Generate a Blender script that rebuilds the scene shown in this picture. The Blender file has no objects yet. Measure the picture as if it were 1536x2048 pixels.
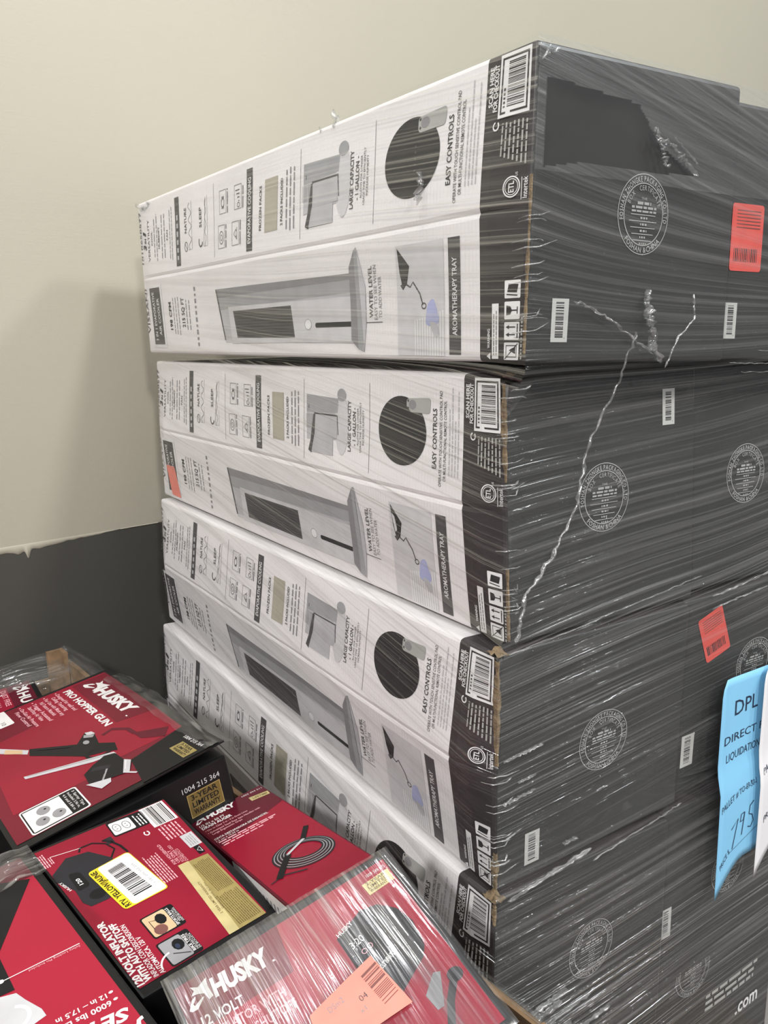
import bpy, bmesh, math, random
from mathutils import Vector, Matrix, noise

# ------------------------------------------------------------------ camera, world, lights
sc = bpy.context.scene
COL = sc.collection
PITCH, ROLL, FPX = 0.2115886, -0.0134288, 1637.198
_fw = Vector((0, math.cos(PITCH), -math.sin(PITCH)))
_r0 = Vector((1, 0, 0)); _u0 = _r0.cross(_fw)
_r = _r0 * math.cos(ROLL) + _u0 * math.sin(ROLL)
_u = -_r0 * math.sin(ROLL) + _u0 * math.cos(ROLL)
cam = bpy.data.cameras.new('camera')
cam.sensor_fit = 'VERTICAL'; cam.sensor_height = 36.0; cam.lens = FPX / 2048 * 36.0
cam.clip_start = 0.05
camo = bpy.data.objects.new('camera', cam); COL.objects.link(camo)
camo.matrix_world = Matrix(((_r.x, _u.x, -_fw.x, 0), (_r.y, _u.y, -_fw.y, 0), (_r.z, _u.z, -_fw.z, 1.5), (0, 0, 0, 1)))
sc.camera = camo

W = bpy.data.worlds.new('hall_light'); sc.world = W; W.use_nodes = True
bg = W.node_tree.nodes['Background']
bg.inputs[0].default_value = (0.92, 0.93, 1.0, 1); bg.inputs[1].default_value = 0.225

def lamp(name, loc, target, power, size, color):
    l = bpy.data.lights.new(name, 'AREA'); l.shape = 'DISK'; l.size = size
    l.energy = power; l.color = color
    o = bpy.data.objects.new(name, l); COL.objects.link(o); o.location = loc
    o.rotation_euler = (Vector(target) - Vector(loc)).to_track_quat('-Z', 'Y').to_euler()
    return o
lamp('overhead_light', (3.93, -1.98, 7.0), (0.4, 2.2, 1.6), 250, 0.75, (1.0, 0.965, 0.90))
lamp('overhead_light', (-2.5, -4.7, 5.3), (0.0, 1.2, 1.0), 365, 0.70, (1.0, 0.965, 0.955))
lamp('overhead_light', (-0.38, 1.05, 3.4), (-0.3, 1.0, 0.8), 11, 0.23, (0.98, 0.98, 1.0))
lamp('overhead_light', (2.6, -7.0, 6.0), (0.5, 1.5, 1.4), 330, 0.70, (1.0, 0.975, 0.96))  # added fill behind the camera, evens the wall and lifts the carton ends
lamp('overhead_light', (3.3, 0.9, 4.4), (2.0, 3.6, 2.2), 78, 0.60, (0.93, 0.97, 1.0))  # added cool fill that brightens the wall at right

sc.view_settings.view_transform = 'Standard'
sc.view_settings.look = 'None'
sc.view_settings.gamma = 1.0
sc.view_settings.use_curve_mapping = False
sc.view_settings.exposure = 0.13

cy = sc.cycles
cy.max_bounces = 5; cy.diffuse_bounces = 3; cy.glossy_bounces = 2; cy.transmission_bounces = 2; cy.transparent_max_bounces = 6
cy.caustics_reflective = False; cy.caustics_refractive = False
cy.use_adaptive_sampling = True; cy.adaptive_threshold = 0.035; cy.adaptive_min_samples = 12

# ------------------------------------------------------------------ materials
MATS = {}
def srgb(r, g, b):
    f = lambda c: (c / 255 / 12.92) if c / 255 <= 0.04045 else ((c / 255 + 0.055) / 1.055) ** 2.4
    return (f(r), f(g), f(b))

def mat(name, col, rough=0.5, vary=0.06, scale=30, spec=0.5, metal=0.0, coat=0.0, bump=0.0, bscale=200):
    if name in MATS: return MATS[name]
    m = bpy.data.materials.new(name); m.use_nodes = True
    nt = m.node_tree; N = nt.nodes; L = nt.links
    p = N['Principled BSDF']
    tc = N.new('ShaderNodeTexCoord'); ns = N.new('ShaderNodeTexNoise')
    ns.inputs['Scale'].default_value = scale; ns.inputs['Detail'].default_value = 2
    L.new(tc.outputs['Object'], ns.inputs['Vector'])
    mr = N.new('ShaderNodeMapRange'); mr.inputs[1].default_value = 0.3; mr.inputs[2].default_value = 0.7
    mr.inputs[3].default_value = 1 - vary; mr.inputs[4].default_value = 1 + vary
    L.new(ns.outputs['Fac'], mr.inputs[0])
    mx = N.new('ShaderNodeVectorMath'); mx.operation = 'SCALE'
    mx.inputs[0].default_value = col[:3]
    L.new(mr.outputs[0], mx.inputs['Scale'])
    L.new(mx.outputs[0], p.inputs['Base Color'])
    p.inputs['Roughness'].default_value = rough
    p.inputs['Specular IOR Level'].default_value = spec
    p.inputs['Metallic'].default_value = metal
    p.inputs['Coat Weight'].default_value = coat
    p.inputs['Coat Roughness'].default_value = 0.15
    if bump:
        n2 = N.new('ShaderNodeTexNoise'); n2.inputs['Scale'].default_value = bscale
        L.new(tc.outputs['Object'], n2.inputs['Vector'])
        b = N.new('ShaderNodeBump'); b.inputs['Strength'].default_value = bump; b.inputs['Distance'].default_value = 0.002
        L.new(n2.outputs['Fac'], b.inputs['Height']); L.new(b.outputs[0], p.inputs['Normal'])
    MATS[name] = m
    return m

mat('carton_white', (0.83, 0.80, 0.80), 0.42, 0.03, 8)
def add_flutes(name):
    nt = MATS[name].node_tree; N = nt.nodes; L = nt.links
    tc = N.new('ShaderNodeTexCoord'); wv = N.new('ShaderNodeTexWave'); wv.bands_direction = 'Y'
    wv.inputs['Scale'].default_value = 48.0; wv.inputs['Distortion'].default_value = 0.6; wv.inputs['Detail'].default_value = 1.0
    L.new(tc.outputs['Object'], wv.inputs['Vector'])
    b = N.new('ShaderNodeBump'); b.inputs['Strength'].default_value = 0.10; b.inputs['Distance'].default_value = 0.0012
    L.new(wv.outputs['Fac'], b.inputs['Height']); L.new(b.outputs[0], N['Principled BSDF'].inputs['Normal'])
add_flutes('carton_white')
mat("carton_black", (0.034, 0.034, 0.033), 0.42, 0.10, 12)
mat('strip_black', (0.045, 0.039, 0.040), 0.42, 0.10, 12)
mat('raw_board', srgb(122, 104, 80), 0.9, 0.35, 120, bump=0.8, bscale=300)
mat('kraft', srgb(136, 110, 82), 0.85, 0.25, 40, bump=0.3, bscale=90)
mat('ink_black', (0.030, 0.029, 0.030), 0.45)
mat('ink_dark', (0.085, 0.08, 0.082), 0.45)
mat('ink_grey', (0.26, 0.25, 0.26), 0.45)
mat('ink_mid', (0.36, 0.36, 0.37), 0.45)
mat('ink_light', (0.50, 0.49, 0.505), 0.45)
mat('ink_pale', (0.62, 0.605, 0.615), 0.45)
mat('ink_white', (0.80, 0.79, 0.785), 0.45)
mat('ink_silver', (0.40, 0.40, 0.38), 0.45)
mat('ink_stamp', (0.36, 0.36, 0.35), 0.5)
mat('ink_beige', srgb(176, 170, 155), 0.45)
mat('ink_blue', srgb(172, 176, 212), 0.45)
mat('paper_grey', (0.46, 0.46, 0.44), 0.6)
mat('sticker_red', srgb(206, 84, 76), 0.5)
mat('sticker_coral', srgb(238, 140, 124), 0.5)
mat('box_red', srgb(140, 20, 44), 0.32, 0.10, 5, spec=0.3, coat=0.05)
mat('box_red_mid', srgb(110, 18, 38), 0.32, 0.10, 5, spec=0.3, coat=0.05)
mat('box_red_deep', srgb(88, 16, 34), 0.32, 0.10, 5, spec=0.3, coat=0.05)
mat('box_red_bright', srgb(160, 28, 52), 0.32, 0.06, 5, spec=0.3, coat=0.05)
mat('box_black', (0.007, 0.007, 0.0075), 0.34, 0.15, 20, spec=0.3, coat=0.05)
mat('print_white', (0.80, 0.79, 0.78), 0.4)
mat('print_pink', srgb(232, 176, 184), 0.4)
mat('print_black', (0.007, 0.007, 0.008), 0.35, spec=0.3)
mat('print_charcoal', (0.020, 0.020, 0.024), 0.35, spec=0.3)
mat('print_grey', (0.30, 0.30, 0.31), 0.4)
mat('print_silver', (0.55, 0.55, 0.57), 0.35)
mat('print_tan', srgb(208, 178, 140), 0.4)
mat('print_brown', srgb(120, 76, 70), 0.4)
mat('gold_foil', srgb(190, 172, 110), 0.32, 0.10, 60, metal=0.55)
mat('gold_light', srgb(222, 208, 150), 0.32, 0.08, 60, metal=0.4)
mat('gold_ink', srgb(110, 92, 48), 0.4)
mat('sticker_yellow', srgb(226, 202, 40), 0.4)
mat('paper_blue', srgb(128, 190, 226), 0.6, 0.03, 10)
mat('paper_white', (0.72, 0.72, 0.74), 0.6, 0.02, 10)
mat('pen_navy', srgb(28, 42, 66), 0.6)
mat('concrete', (0.22, 0.21, 0.20), 0.8, 0.2, 4, bump=0.2)
mat('pallet_wood', srgb(150, 118, 82), 0.8, 0.25, 14, bump=0.3)

def wall_material(name, col, stroke):
    m = bpy.data.materials.new(name); m.use_nodes = True
    nt = m.node_tree; N = nt.nodes; L = nt.links; p = N['Principled BSDF']
    tc = N.new('ShaderNodeTexCoord')
    big = N.new('ShaderNodeTexNoise'); big.inputs['Scale'].default_value = 1.6; big.inputs['Detail'].default_value = 5
    L.new(tc.outputs['Object'], big.inputs['Vector'])
    mr = N.new('ShaderNodeMapRange'); mr.inputs[3].default_value = 0.96; mr.inputs[4].default_value = 1.04
    L.new(big.outputs['Fac'], mr.inputs[0])
    mx = N.new('ShaderNodeVectorMath'); mx.operation = 'SCALE'; mx.inputs[0].default_value = col
    L.new(mr.outputs[0], mx.inputs['Scale']); L.new(mx.outputs[0], p.inputs['Base Color'])
    p.inputs['Roughness'].default_value = 0.55
    mp = N.new('ShaderNodeMapping'); mp.inputs['Scale'].default_value = (9, 9, 160)
    L.new(tc.outputs['Object'], mp.inputs['Vector'])
    st = N.new('ShaderNodeTexNoise'); st.inputs['Scale'].default_value = 1.0; st.inputs['Detail'].default_value = 3
    L.new(mp.outputs[0], st.inputs['Vector'])
    fn = N.new('ShaderNodeTexNoise'); fn.inputs['Scale'].default_value = 260
    L.new(tc.outputs['Object'], fn.inputs['Vector'])
    ad = N.new('ShaderNodeMath'); ad.operation = 'MULTIPLY_ADD'; ad.inputs[1].default_value = stroke
    L.new(st.outputs['Fac'], ad.inputs[0]); L.new(fn.outputs['Fac'], ad.inputs[2])
    b = N.new('ShaderNodeBump'); b.inputs['Strength'].default_value = 0.16; b.inputs['Distance'].default_value = 0.0015
    L.new(ad.outputs[0], b.inputs['Height']); L.new(b.outputs[0], p.inputs['Normal'])
    MATS[name] = m
    return m
wall_material('wall_cream', (0.392, 0.372, 0.298), 0.9)
wall_material('wall_dark', (0.055, 0.054, 0.046), 0.6)

def film_material(name, base, gain, su, sv, rough=0.16, white=0.25, bump=0.35, warp=0.02, tint=(0.97, 0.98, 0.98)):
    """clear stretch film: streaks of doubled film over see-through film"""
    m = bpy.data.materials.new(name); m.use_nodes = True
    nt = m.node_tree; N = nt.nodes; L = nt.links
    for n in list(N): N.remove(n)
    out = N.new('ShaderNodeOutputMaterial')
    uv = N.new('ShaderNodeUVMap'); uv.uv_map = 'film'
    lo = N.new('ShaderNodeTexNoise'); lo.inputs['Scale'].default_value = 3.0; lo.inputs['Detail'].default_value = 0
    L.new(uv.outputs[0], lo.inputs['Vector'])
    sub = N.new('ShaderNodeVectorMath'); sub.operation = 'SUBTRACT'; sub.inputs[1].default_value = (0.5, 0.5, 0.5)
    L.new(lo.outputs['Color'], sub.inputs[0])
    scl = N.new('ShaderNodeVectorMath'); scl.operation = 'SCALE'; scl.inputs['Scale'].default_value = warp
    L.new(sub.outputs[0], scl.inputs[0])
    add = N.new('ShaderNodeVectorMath'); L.new(uv.outputs[0], add.inputs[0]); L.new(scl.outputs[0], add.inputs[1])
    def streak(fu, fv, off, lo_, hi_, det=1.6):
        mp = N.new('ShaderNodeMapping'); mp.inputs['Scale'].default_value = (fu, fv, 1); mp.inputs['Location'].default_value = (off, off * 1.7, off)
        L.new(add.outputs[0], mp.inputs['Vector'])
        n = N.new('ShaderNodeTexNoise'); n.inputs['Scale'].default_value = 1.0; n.inputs['Detail'].default_value = det
        L.new(mp.outputs[0], n.inputs['Vector'])
        r = N.new('ShaderNodeMapRange'); r.inputs[1].default_value = lo_; r.inputs[2].default_value = hi_
        L.new(n.outputs['Fac'], r.inputs[0])
        return n, r
    n1, s1 = streak(su, sv, 0.0, 0.52, 0.70)
    n2, s2 = streak(su * 0.45, sv * 0.28, 3.1, 0.48, 0.72)
    n3, s3 = streak(su * 0.5, su * 0.9, 7.7, 0.42, 0.66, 0)      # where the film is doubled or slack
    mul = N.new('ShaderNodeMath'); mul.operation = 'MULTIPLY'
    mad = N.new('ShaderNodeMath'); mad.operation = 'MULTIPLY_ADD'; mad.inputs[1].default_value = 0.8; mad.inputs[2].default_value = 0.2
    L.new(s3.outputs[0], mad.inputs[0])
    L.new(s1.outputs[0], mul.inputs[0]); L.new(mad.outputs[0], mul.inputs[1])
    sm = N.new('ShaderNodeMath'); sm.operation = 'MULTIPLY_ADD'; sm.inputs[1].default_value = 0.45
    L.new(s2.outputs[0], sm.inputs[0]); L.new(mul.outputs[0], sm.inputs[2])
    fac = N.new('ShaderNodeMath'); fac.operation = 'MULTIPLY_ADD'; fac.inputs[1].default_value = gain; fac.inputs[2].default_value = base
    fac.use_clamp = True
    L.new(sm.outputs[0], fac.inputs[0])
    hsum = N.new('ShaderNodeMath'); hsum.operation = 'MULTIPLY_ADD'; hsum.inputs[1].default_value = 2.2
    L.new(n2.outputs['Fac'], hsum.inputs[0]); L.new(n1.outputs['Fac'], hsum.inputs[2])
    bp = N.new('ShaderNodeBump'); bp.inputs['Strength'].default_value = bump; bp.inputs['Distance'].default_value = 0.006
    L.new(hsum.outputs[0], bp.inputs['Height'])
    gl = N.new('ShaderNodeBsdfGlossy'); gl.inputs['Roughness'].default_value = rough; gl.inputs['Color'].default_value = (1, 1, 1, 1)
    L.new(bp.outputs[0], gl.inputs['Normal'])
    df = N.new('ShaderNodeBsdfDiffuse'); df.inputs['Color'].default_value = (0.8, 0.8, 0.78, 1)
    L.new(bp.outputs[0], df.inputs['Normal'])
    bp2 = N.new('ShaderNodeBump'); bp2.inputs['Strength'].default_value = min(1.0, bump * 2.2); bp2.inputs['Distance'].default_value = 0.010
    L.new(hsum.outputs[0], bp2.inputs['Height'])
    g2 = N.new('ShaderNodeBsdfGlossy'); g2.inputs['Roughness'].default_value = 0.07
    L.new(bp2.outputs[0], g2.inputs['Normal'])
    gg = N.new('ShaderNodeMixShader'); gg.inputs[0].default_value = 0.35
    L.new(gl.outputs[0], gg.inputs[1]); L.new(g2.outputs[0], gg.inputs[2])
    gd = N.new('ShaderNodeMixShader'); gd.inputs[0].default_value = white
    L.new(gg.outputs[0], gd.inputs[1]); L.new(df.outputs[0], gd.inputs[2])
    tr = N.new('ShaderNodeBsdfTransparent'); tr.inputs['Color'].default_value = (*tint, 1)
    mx = N.new('ShaderNodeMixShader')
    L.new(fac.outputs[0], mx.inputs[0]); L.new(tr.outputs[0], mx.inputs[1]); L.new(gd.outputs[0], mx.inputs[2])
    L.new(mx.outputs[0], out.inputs['Surface'])
    MATS[name] = m
    return m
film_material('stretch_film', 0.04, 0.36, 2.4, 330, rough=0.18, white=0.28, bump=0.55)
film_material('top_film', 0.055, 0.12, 2.0, 200, rough=0.25, white=0.5, bump=0.3)
film_material('side_film', 0.02, 0.30, 1.3, 260, rough=0.2, white=0.06, bump=0.4)
film_material('shrink_film', 0.17, 0.42, 7, 150, rough=0.24, white=0.14, bump=0.6, warp=0.05)
film_material('loose_film', 0.07, 0.36, 8, 60, rough=0.14, white=0.3, bump=0.6, warp=0.08)
film_material('film_rope', 0.16, 0.5, 60, 60, rough=0.2, white=0.3, bump=0.9)

# ------------------------------------------------------------------ mesh helpers
class MB:
    def __init__(s): s.v = []; s.f = []; s.m = []; s.uv = []
    def add(s, verts, faces, mi=0):
        o = len(s.v); s.v += [tuple(v) for v in verts]
        for f in faces: s.f.append([i + o for i in f]); s.m.append(mi)
    def build(s, name, mats, parent=None, smooth=False, merge=False, uvs=None):
        me = bpy.data.meshes.new(name); me.from_pydata(s.v, [], s.f)
        for m in mats: me.materials.append(MATS[m])
        me.polygons.foreach_set('material_index', s.m)
        if uvs is not None:
            l = me.uv_layers.new(name='film')
            for lp in me.loops: l.data[lp.index].uv = uvs[lp.vertex_index]
        if merge:
            bm = bmesh.new(); bm.from_mesh(me); bmesh.ops.remove_doubles(bm, verts=bm.verts, dist=1e-5)
            bmesh.ops.recalc_face_normals(bm, faces=bm.faces)
            bm.to_mesh(me); bm.free()
        if smooth: me.polygons.foreach_set('use_smooth', [True] * len(me.polygons))
        me.update()
        o = bpy.data.objects.new(name, me); COL.objects.link(o)
        if parent: o.parent = parent
        return o

def tag(o, label, cat, group=None):
    o['label'] = label; o['category'] = cat
    if group: o['group'] = group
    return o
def structure(o): o['kind'] = 'structure'; return o
def empty(name, loc=(0, 0, 0)):
    e = bpy.data.objects.new(name, None); COL.objects.link(e); e.location = loc; e.empty_display_size = 0.05
    return e

def box_faces(x0, y0, z0, x1, y1, z1):
    v = [(x0, y0, z0), (x1, y0, z0), (x1, y1, z0), (x0, y1, z0), (x0, y0, z1), (x1, y0, z1), (x1, y1, z1), (x0, y1, z1)]
    f = [(0, 3, 2, 1), (4, 5, 6, 7), (0, 1, 5, 4), (1, 2, 6, 5), (2, 3, 7, 6), (3, 0, 4, 7)]
    return v, f

def tube(mb, pts, rad, seg=6, mi=0, flat=1.0):
    """tube along points; rad may be a list"""
    n = len(pts); pts = [Vector(p) for p in pts]
    rings = []
    for i, p in enumerate(pts):
        t = (pts[min(i + 1, n - 1)] - pts[max(i - 1, 0)]).normalized()
        s = t.cross(Vector((0, 0, 1)));
        if s.length < 1e-3: s = t.cross(Vector((1, 0, 0)))
        s.normalize(); w = s.cross(t)
        r = rad[i] if isinstance(rad, (list, tuple)) else rad
        rings.append([p + s * (r * math.cos(2 * math.pi * k / seg)) + w * (r * flat * math.sin(2 * math.pi * k / seg)) for k in range(seg)])
    v = [q for r in rings for q in r]
    f = [(i * seg + k, i * seg + (k + 1) % seg, (i + 1) * seg + (k + 1) % seg, (i + 1) * seg + k) for i in range(n - 1) for k in range(seg)]
    f.append(tuple(range(seg))[::-1]); f.append(tuple((n - 1) * seg + k for k in range(seg)))
    mb.add(v, f, mi)

# ------------------------------------------------------------------ printing on surfaces
_GL = {}
def glyphs(s, bold=0.0, shear=0.0):
    k = (s, bold, shear)
    if k in _GL: return _GL[k]
    cu = bpy.data.curves.new('txt', 'FONT'); cu.body = s; cu.size = 1.0; cu.resolution_u = 2
    cu.offset = bold; cu.shear = shear; cu.fill_mode = 'FRONT'; cu.dimensions = '2D'
    ob = bpy.data.objects.new('txt', cu)
    me = ob.to_mesh()
    v = [(p.co.x, p.co.y) for p in me.vertices]; f = [tuple(p.vertices) for p in me.polygons]
    ob.to_mesh_clear(); bpy.data.objects.remove(ob); bpy.data.curves.remove(cu)
    _GL[k] = (v, f)
    return _GL[k]
_hv, _ = glyphs('H')
CAP = max(p[1] for p in _hv)

class Print:
    """flat print laid out in metres on a face: x right, y up"""
    def __init__(s): s.items = []
    def raw(s, v, f, m, l=1): s.items.append((m, l, v, f))
    def quad(s, p, m, l=1, nu=1, nv=1):
        v = []; f = []
        for j in range(nv + 1):
            for i in range(nu + 1):
                u = i / nu; w = j / nv
                v.append(tuple(p[0][k] * (1 - u) * (1 - w) + p[1][k] * u * (1 - w) + p[2][k] * u * w + p[3][k] * (1 - u) * w for k in (0, 1)))
        for j in range(nv):
            for i in range(nu):
                a = j * (nu + 1) + i; f.append((a, a + 1, a + nu + 2, a + nu + 1))
        s.raw(v, f, m, l)
    def rect(s, x0, y0, x1, y1, m, l=1):
        s.quad([(x0, y0), (x1, y0), (x1, y1), (x0, y1)], m, l, max(1, math.ceil(abs(x1 - x0) / 0.02)), max(1, math.ceil(abs(y1 - y0) / 0.02)))
    def poly(s, pts, m, l=1):
        a = sum(pts[i][0] * pts[(i + 1) % len(pts)][1] - pts[(i + 1) % len(pts)][0] * pts[i][1] for i in range(len(pts)))
        if a < 0: pts = pts[::-1]
        s.raw(list(pts), [tuple(range(len(pts)))], m, l)
    def rpoly(s, pts, r, m, l=1, n=4):
        """polygon with rounded corners"""
        out = []
        N = len(pts)
        for i in range(N):
            p = Vector(pts[i]); a = (Vector(pts[i - 1]) - p); b = (Vector(pts[(i + 1) % N]) - p)
            a = a.normalized() * min(r, a.length / 2); b = b.normalized() * min(r, b.length / 2)
            for k in range(n + 1):
                t = k / n
                q = (p + a) * (1 - t) ** 2 + p * 2 * t * (1 - t) + (p + b) * t * t
                out.append((q.x, q.y))
        s.poly(out, m, l)
    def line(s, pts, w, m, l=1):
        v = []; f = []
        n = len(pts)
        for i in range(n):
            a = Vector(pts[max(i - 1, 0)]); b = Vector(pts[min(i + 1, n - 1)]); d = (b - a).normalized(); q = Vector((-d.y, d.x)) * w / 2
            v += [tuple(Vector(pts[i]) - q), tuple(Vector(pts[i]) + q)]
        f = [(2 * i, 2 * i + 2, 2 * i + 3, 2 * i + 1) for i in range(n - 1)]
        s.raw(v, f, m, l)
    def frame(s, x0, y0, x1, y1, w, m, l=1):
        for a in ((x0, y0, x1, y0 + w), (x0, y1 - w, x1, y1), (x0, y0 + w, x0 + w, y1 - w), (x1 - w, y0 + w, x1, y1 - w)): s.rect(*a, m, l)
    def ell(s, cx, cy, rx, ry, m, l=1, n=24, rot=0.0):
        c, q = math.cos(rot), math.sin(rot); pts = []
        for i in range(n):
            a = 2 * math.pi * i / n; x = rx * math.cos(a); y = ry * math.sin(a)
            pts.append((cx + c * x - q * y, cy + q * x + c * y))
        s.poly(pts, m, l)
    def ring(s, cx, cy, rx, ry, w, m, l=1, n=40, a0=0.0, a1=6.2831853, rot=0.0):
        c, q = math.cos(rot), math.sin(rot); pts = []
        for i in range(n + 1):
            a = a0 + (a1 - a0) * i / n; x = rx * math.cos(a); y = ry * math.sin(a)
            pts.append((cx + c * x - q * y, cy + q * x + c * y))
        s.line(pts, w, m, l)
    def text(s, t, x, y, w, h, m, l=2, rot=0.0, bold=0.0, shear=0.0):
        """text from (x,y) along direction rot, width w, cap height h"""
        v, f = glyphs(t, bold, shear)
        if not v: return
        x0 = min(p[0] for p in v); x1 = max(p[0] for p in v)
        kx = w / (x1 - x0); ky = h / CAP; c, q = math.cos(rot), math.sin(rot)
        o = []
        for a, b in v:
            a = (a - x0) * kx; b *= ky; o.append((x + c * a - q * b, y + q * a + c * b))
        s.raw(o, f, m, l)
    def tline(s, t, p0, p1, h, m, l=2, bold=0.0, shear=0.0):
        d = Vector(p1) - Vector(p0); s.text(t, p0[0], p0[1], d.length, h, m, l, math.atan2(d.y, d.x), bold, shear)
    def arc(s, t, cx, cy, r, h, a0, a1, m, l=2, bold=0.0, inward=False):
        """letters round a circle from angle a0 to a1"""
        adv = []
        for ch in t:
            if ch == ' ': adv.append(0.38); continue
            v, f = glyphs(ch, bold); adv.append(max(p[0] for p in v) - min(p[0] for p in v) + 0.13)
        T = sum(adv); acc = 0.0; k = h / CAP; arcw = abs(a1 - a0) * r / T
        for ch, ad in zip(t, adv):
            a = a0 + (a1 - a0) * (acc + ad / 2) / T; acc += ad
            if ch == ' ': continue
            v, f = glyphs(ch, bold)
            x0 = min(p[0] for p in v); x1 = max(p[0] for p in v)
            rot = a - math.pi / 2 if not inward else a + math.pi / 2
            c, q = math.cos(rot), math.sin(rot); bx = cx + r * math.cos(a); by = cy + r * math.sin(a)
            s.raw([(bx + c * (p[0] - (x0 + x1) / 2) * arcw - q * p[1] * k, by + q * (p[0] - (x0 + x1) / 2) * arcw + c * p[1] * k) for p in v], f, m, l)
    def fine(s, x0, x1, y, h, m, l=2, seed=0, rot=0.0, word=5.0):
        """a line of print too small to read, as word-length strokes"""
        rn = random.Random(seed); c, q = math.cos(rot), math.sin(rot); x = x0
        while x < x1:
            w = min(h * word * rn.uniform(0.35, 1.1), x1 - x)
            if w < h * 0.5: break
            cr = [(x - x0, 0), (x - x0 + w, 0), (x - x0 + w, h), (x - x0, h)]
            s.raw([(x0 + c * a - q * b, y + q * a + c * b) for a, b in cr], [(0, 1, 2, 3)], m, l)
            x += w + h * 0.7
    def block(s, x0, y0, x1, y1, n, m, l=2, seed=0, fill=0.5, ragged=0.3, centre=False):
        rn = random.Random(seed); dy = (y1 - y0) / n
        for i in range(n):
            sh = rn.uniform(0, ragged) * (x1 - x0)
            a = x0 + (sh / 2 if centre else 0); b = x1 - (sh / 2 if centre else sh)
            s.fine(a, b, y0 + dy * (i + 0.5 - fill / 2), dy * fill, m, l, seed * 31 + i)
    def bars(s, p, n, m, l=2, seed=0, across=False):
        """bar code filling the quad p (p0..p3 anticlockwise); bars run p0->p3"""
        rn = random.Random(seed); ws = [rn.choice((1, 1, 2, 3)) for _ in range(n * 2)]; T = sum(ws); a = 0
        P = [Vector(q) for q in p]
        for i, w in enumerate(ws):
            if i % 2 == 0:
                t0, t1 = a / T, (a + w) / T
                s.raw([tuple(P[0].lerp(P[1], t0)), tuple(P[0].lerp(P[1], t1)), tuple(P[3].lerp(P[2], t1)), tuple(P[3].lerp(P[2], t0))], [(0, 1, 2, 3)], m, l)
            a += w
    def dog(s, x, y, w, h, m, l=2, rot=0.0):
        """white wolf-head mark: ear and neck, and the curved muzzle"""
        c, q = math.cos(rot), math.sin(rot)
        A = [(0.34, 0.98), (0.60, 0.80), (1.0, 1.0), (0.93, 0.62), (0.98, 0.10), (0.80, 0.04), (0.72, 0.40), (0.50, 0.53), (0.27, 0.58), (0.42, 0.74)]
        B = [(0.0, 0.04), (0.22, 0.42), (0.40, 0.50), (0.37, 0.40), (0.22, 0.22), (0.25, 0.12), (0.62, 0.30), (0.68, 0.27), (0.30, -0.08), (0.08, -0.06)]
        for P in (A, B):
            s.poly([(x + c * a * w - q * b * h, y + q * a * w + c * b * h) for a, b in P], m, l)
    def emit(s, name, fmap, parent, lift=0.0004, step=0.00016, base=None, sub='lettering', gap=0.010):
        """print pieces that lie apart become parts of their own; layers above base become sub-parts"""
        n = len(s.items); bb = []
        for m, l, v, f in s.items:
            xs = [p[0] for p in v]; ys = [p[1] for p in v]; bb.append((min(xs), min(ys), max(xs), max(ys)))
        par = list(range(n))
        def find(a):
            while par[a] != a: a = par[a]
            return a
        for a in range(n):
            for b in range(a):
                A, B = bb[a], bb[b]
                if A[0] - gap < B[2] and B[0] - gap < A[2] and A[1] - gap < B[3] and B[1] - gap < A[3]: par[find(a)] = find(b)
        groups = {}
        for a in range(n): groups.setdefault(find(a), []).append(s.items[a])
        first = None
        def one(nm, its, pa):
            mb = MB(); mats = []
            for m, l, v, f in its:
                if m not in mats: mats.append(m)
                mb.add([fmap(x, y, lift + step * l) for x, y in v], f, mats.index(m))
            return mb.build(nm, mats, pa)
        for g in groups.values():
            lo = g if base is None else [t for t in g if t[1] <= base]
            hi = [] if base is None else [t for t in g if t[1] > base]
            if not lo: lo, hi = hi, []
            o = one(name, lo, parent); first = first or o
            if hi: one(sub, hi, o)
        return first

# ------------------------------------------------------------------ the setting
WA = Vector((-0.911, 1.881, 0.0)); WD = Vector((0.76176, 0.64786, 0.0)); WN = Vector((-0.64786, 0.76176, 0.0))
ZB = 1.02
def wp(t, z, d=0.0): return WA + WD * t + Vector((0, 0, z)) - WN * d
mb = MB()
mb.add([wp(-3, ZB), wp(7, ZB), wp(7, 5.2), wp(-3, 5.2)], [(0, 1, 2, 3)], 0)
mb.add([wp(-3, 0), wp(7, 0), wp(7, ZB), wp(-3, ZB)], [(0, 1, 2, 3)], 1)
mb.add([wp(-3, 0, -0.15), wp(7, 0, -0.15), wp(7, 5.2, -0.15), wp(-3, 5.2, -0.15)], [(3, 2, 1, 0)], 1)
wall = structure(mb.build('wall_back', ['wall_cream', 'wall_dark']))
# the ragged lip of cream paint run below the colour line
mb = MB(); pts = []
rn = random.Random(3); n = 520
for i in range(n + 1):
    t = -0.9 + 1.30 * i / n
    w = 0.019 * max(0.0, min(1.0, (0.335 - t) / 0.30)) * (1.0 if t > -0.05 else 1.0)
    w *= 0.80 + 0.35 * noise.noise(Vector((t * 14, 2.3, 0))) + 0.16 * noise.noise(Vector((t * 60, 9.1, 0)))
    w += 0.022 * math.exp(-((t - 0.062) / 0.0050) ** 2) + 0.006 * math.exp(-((t - 0.040) / 0.012) ** 2)
    pts.append((t, max(0.0008, w)))
v = []; f = []
for t, w in pts:
    v += [wp(t, ZB + 0.001, 0.0), wp(t, ZB - 0.0015, 0.0016), wp(t, ZB - w + 0.001, 0.0014), wp(t, ZB - w, 0.0)]
for i in range(n):
    for k in range(3):
        a = 4 * i + k; f.append((a, a + 1, a + 5, a + 4))
mb.add(v, f); structure(mb.build('trim_1', ['wall_cream'], smooth=True))
mb = MB(); mb.add([(-6, -6, 0), (8, -6, 0), (8, 8, 0), (-6, 8, 0)], [(0, 1, 2, 3)])
structure(mb.build('floor', ['concrete']))

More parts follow.
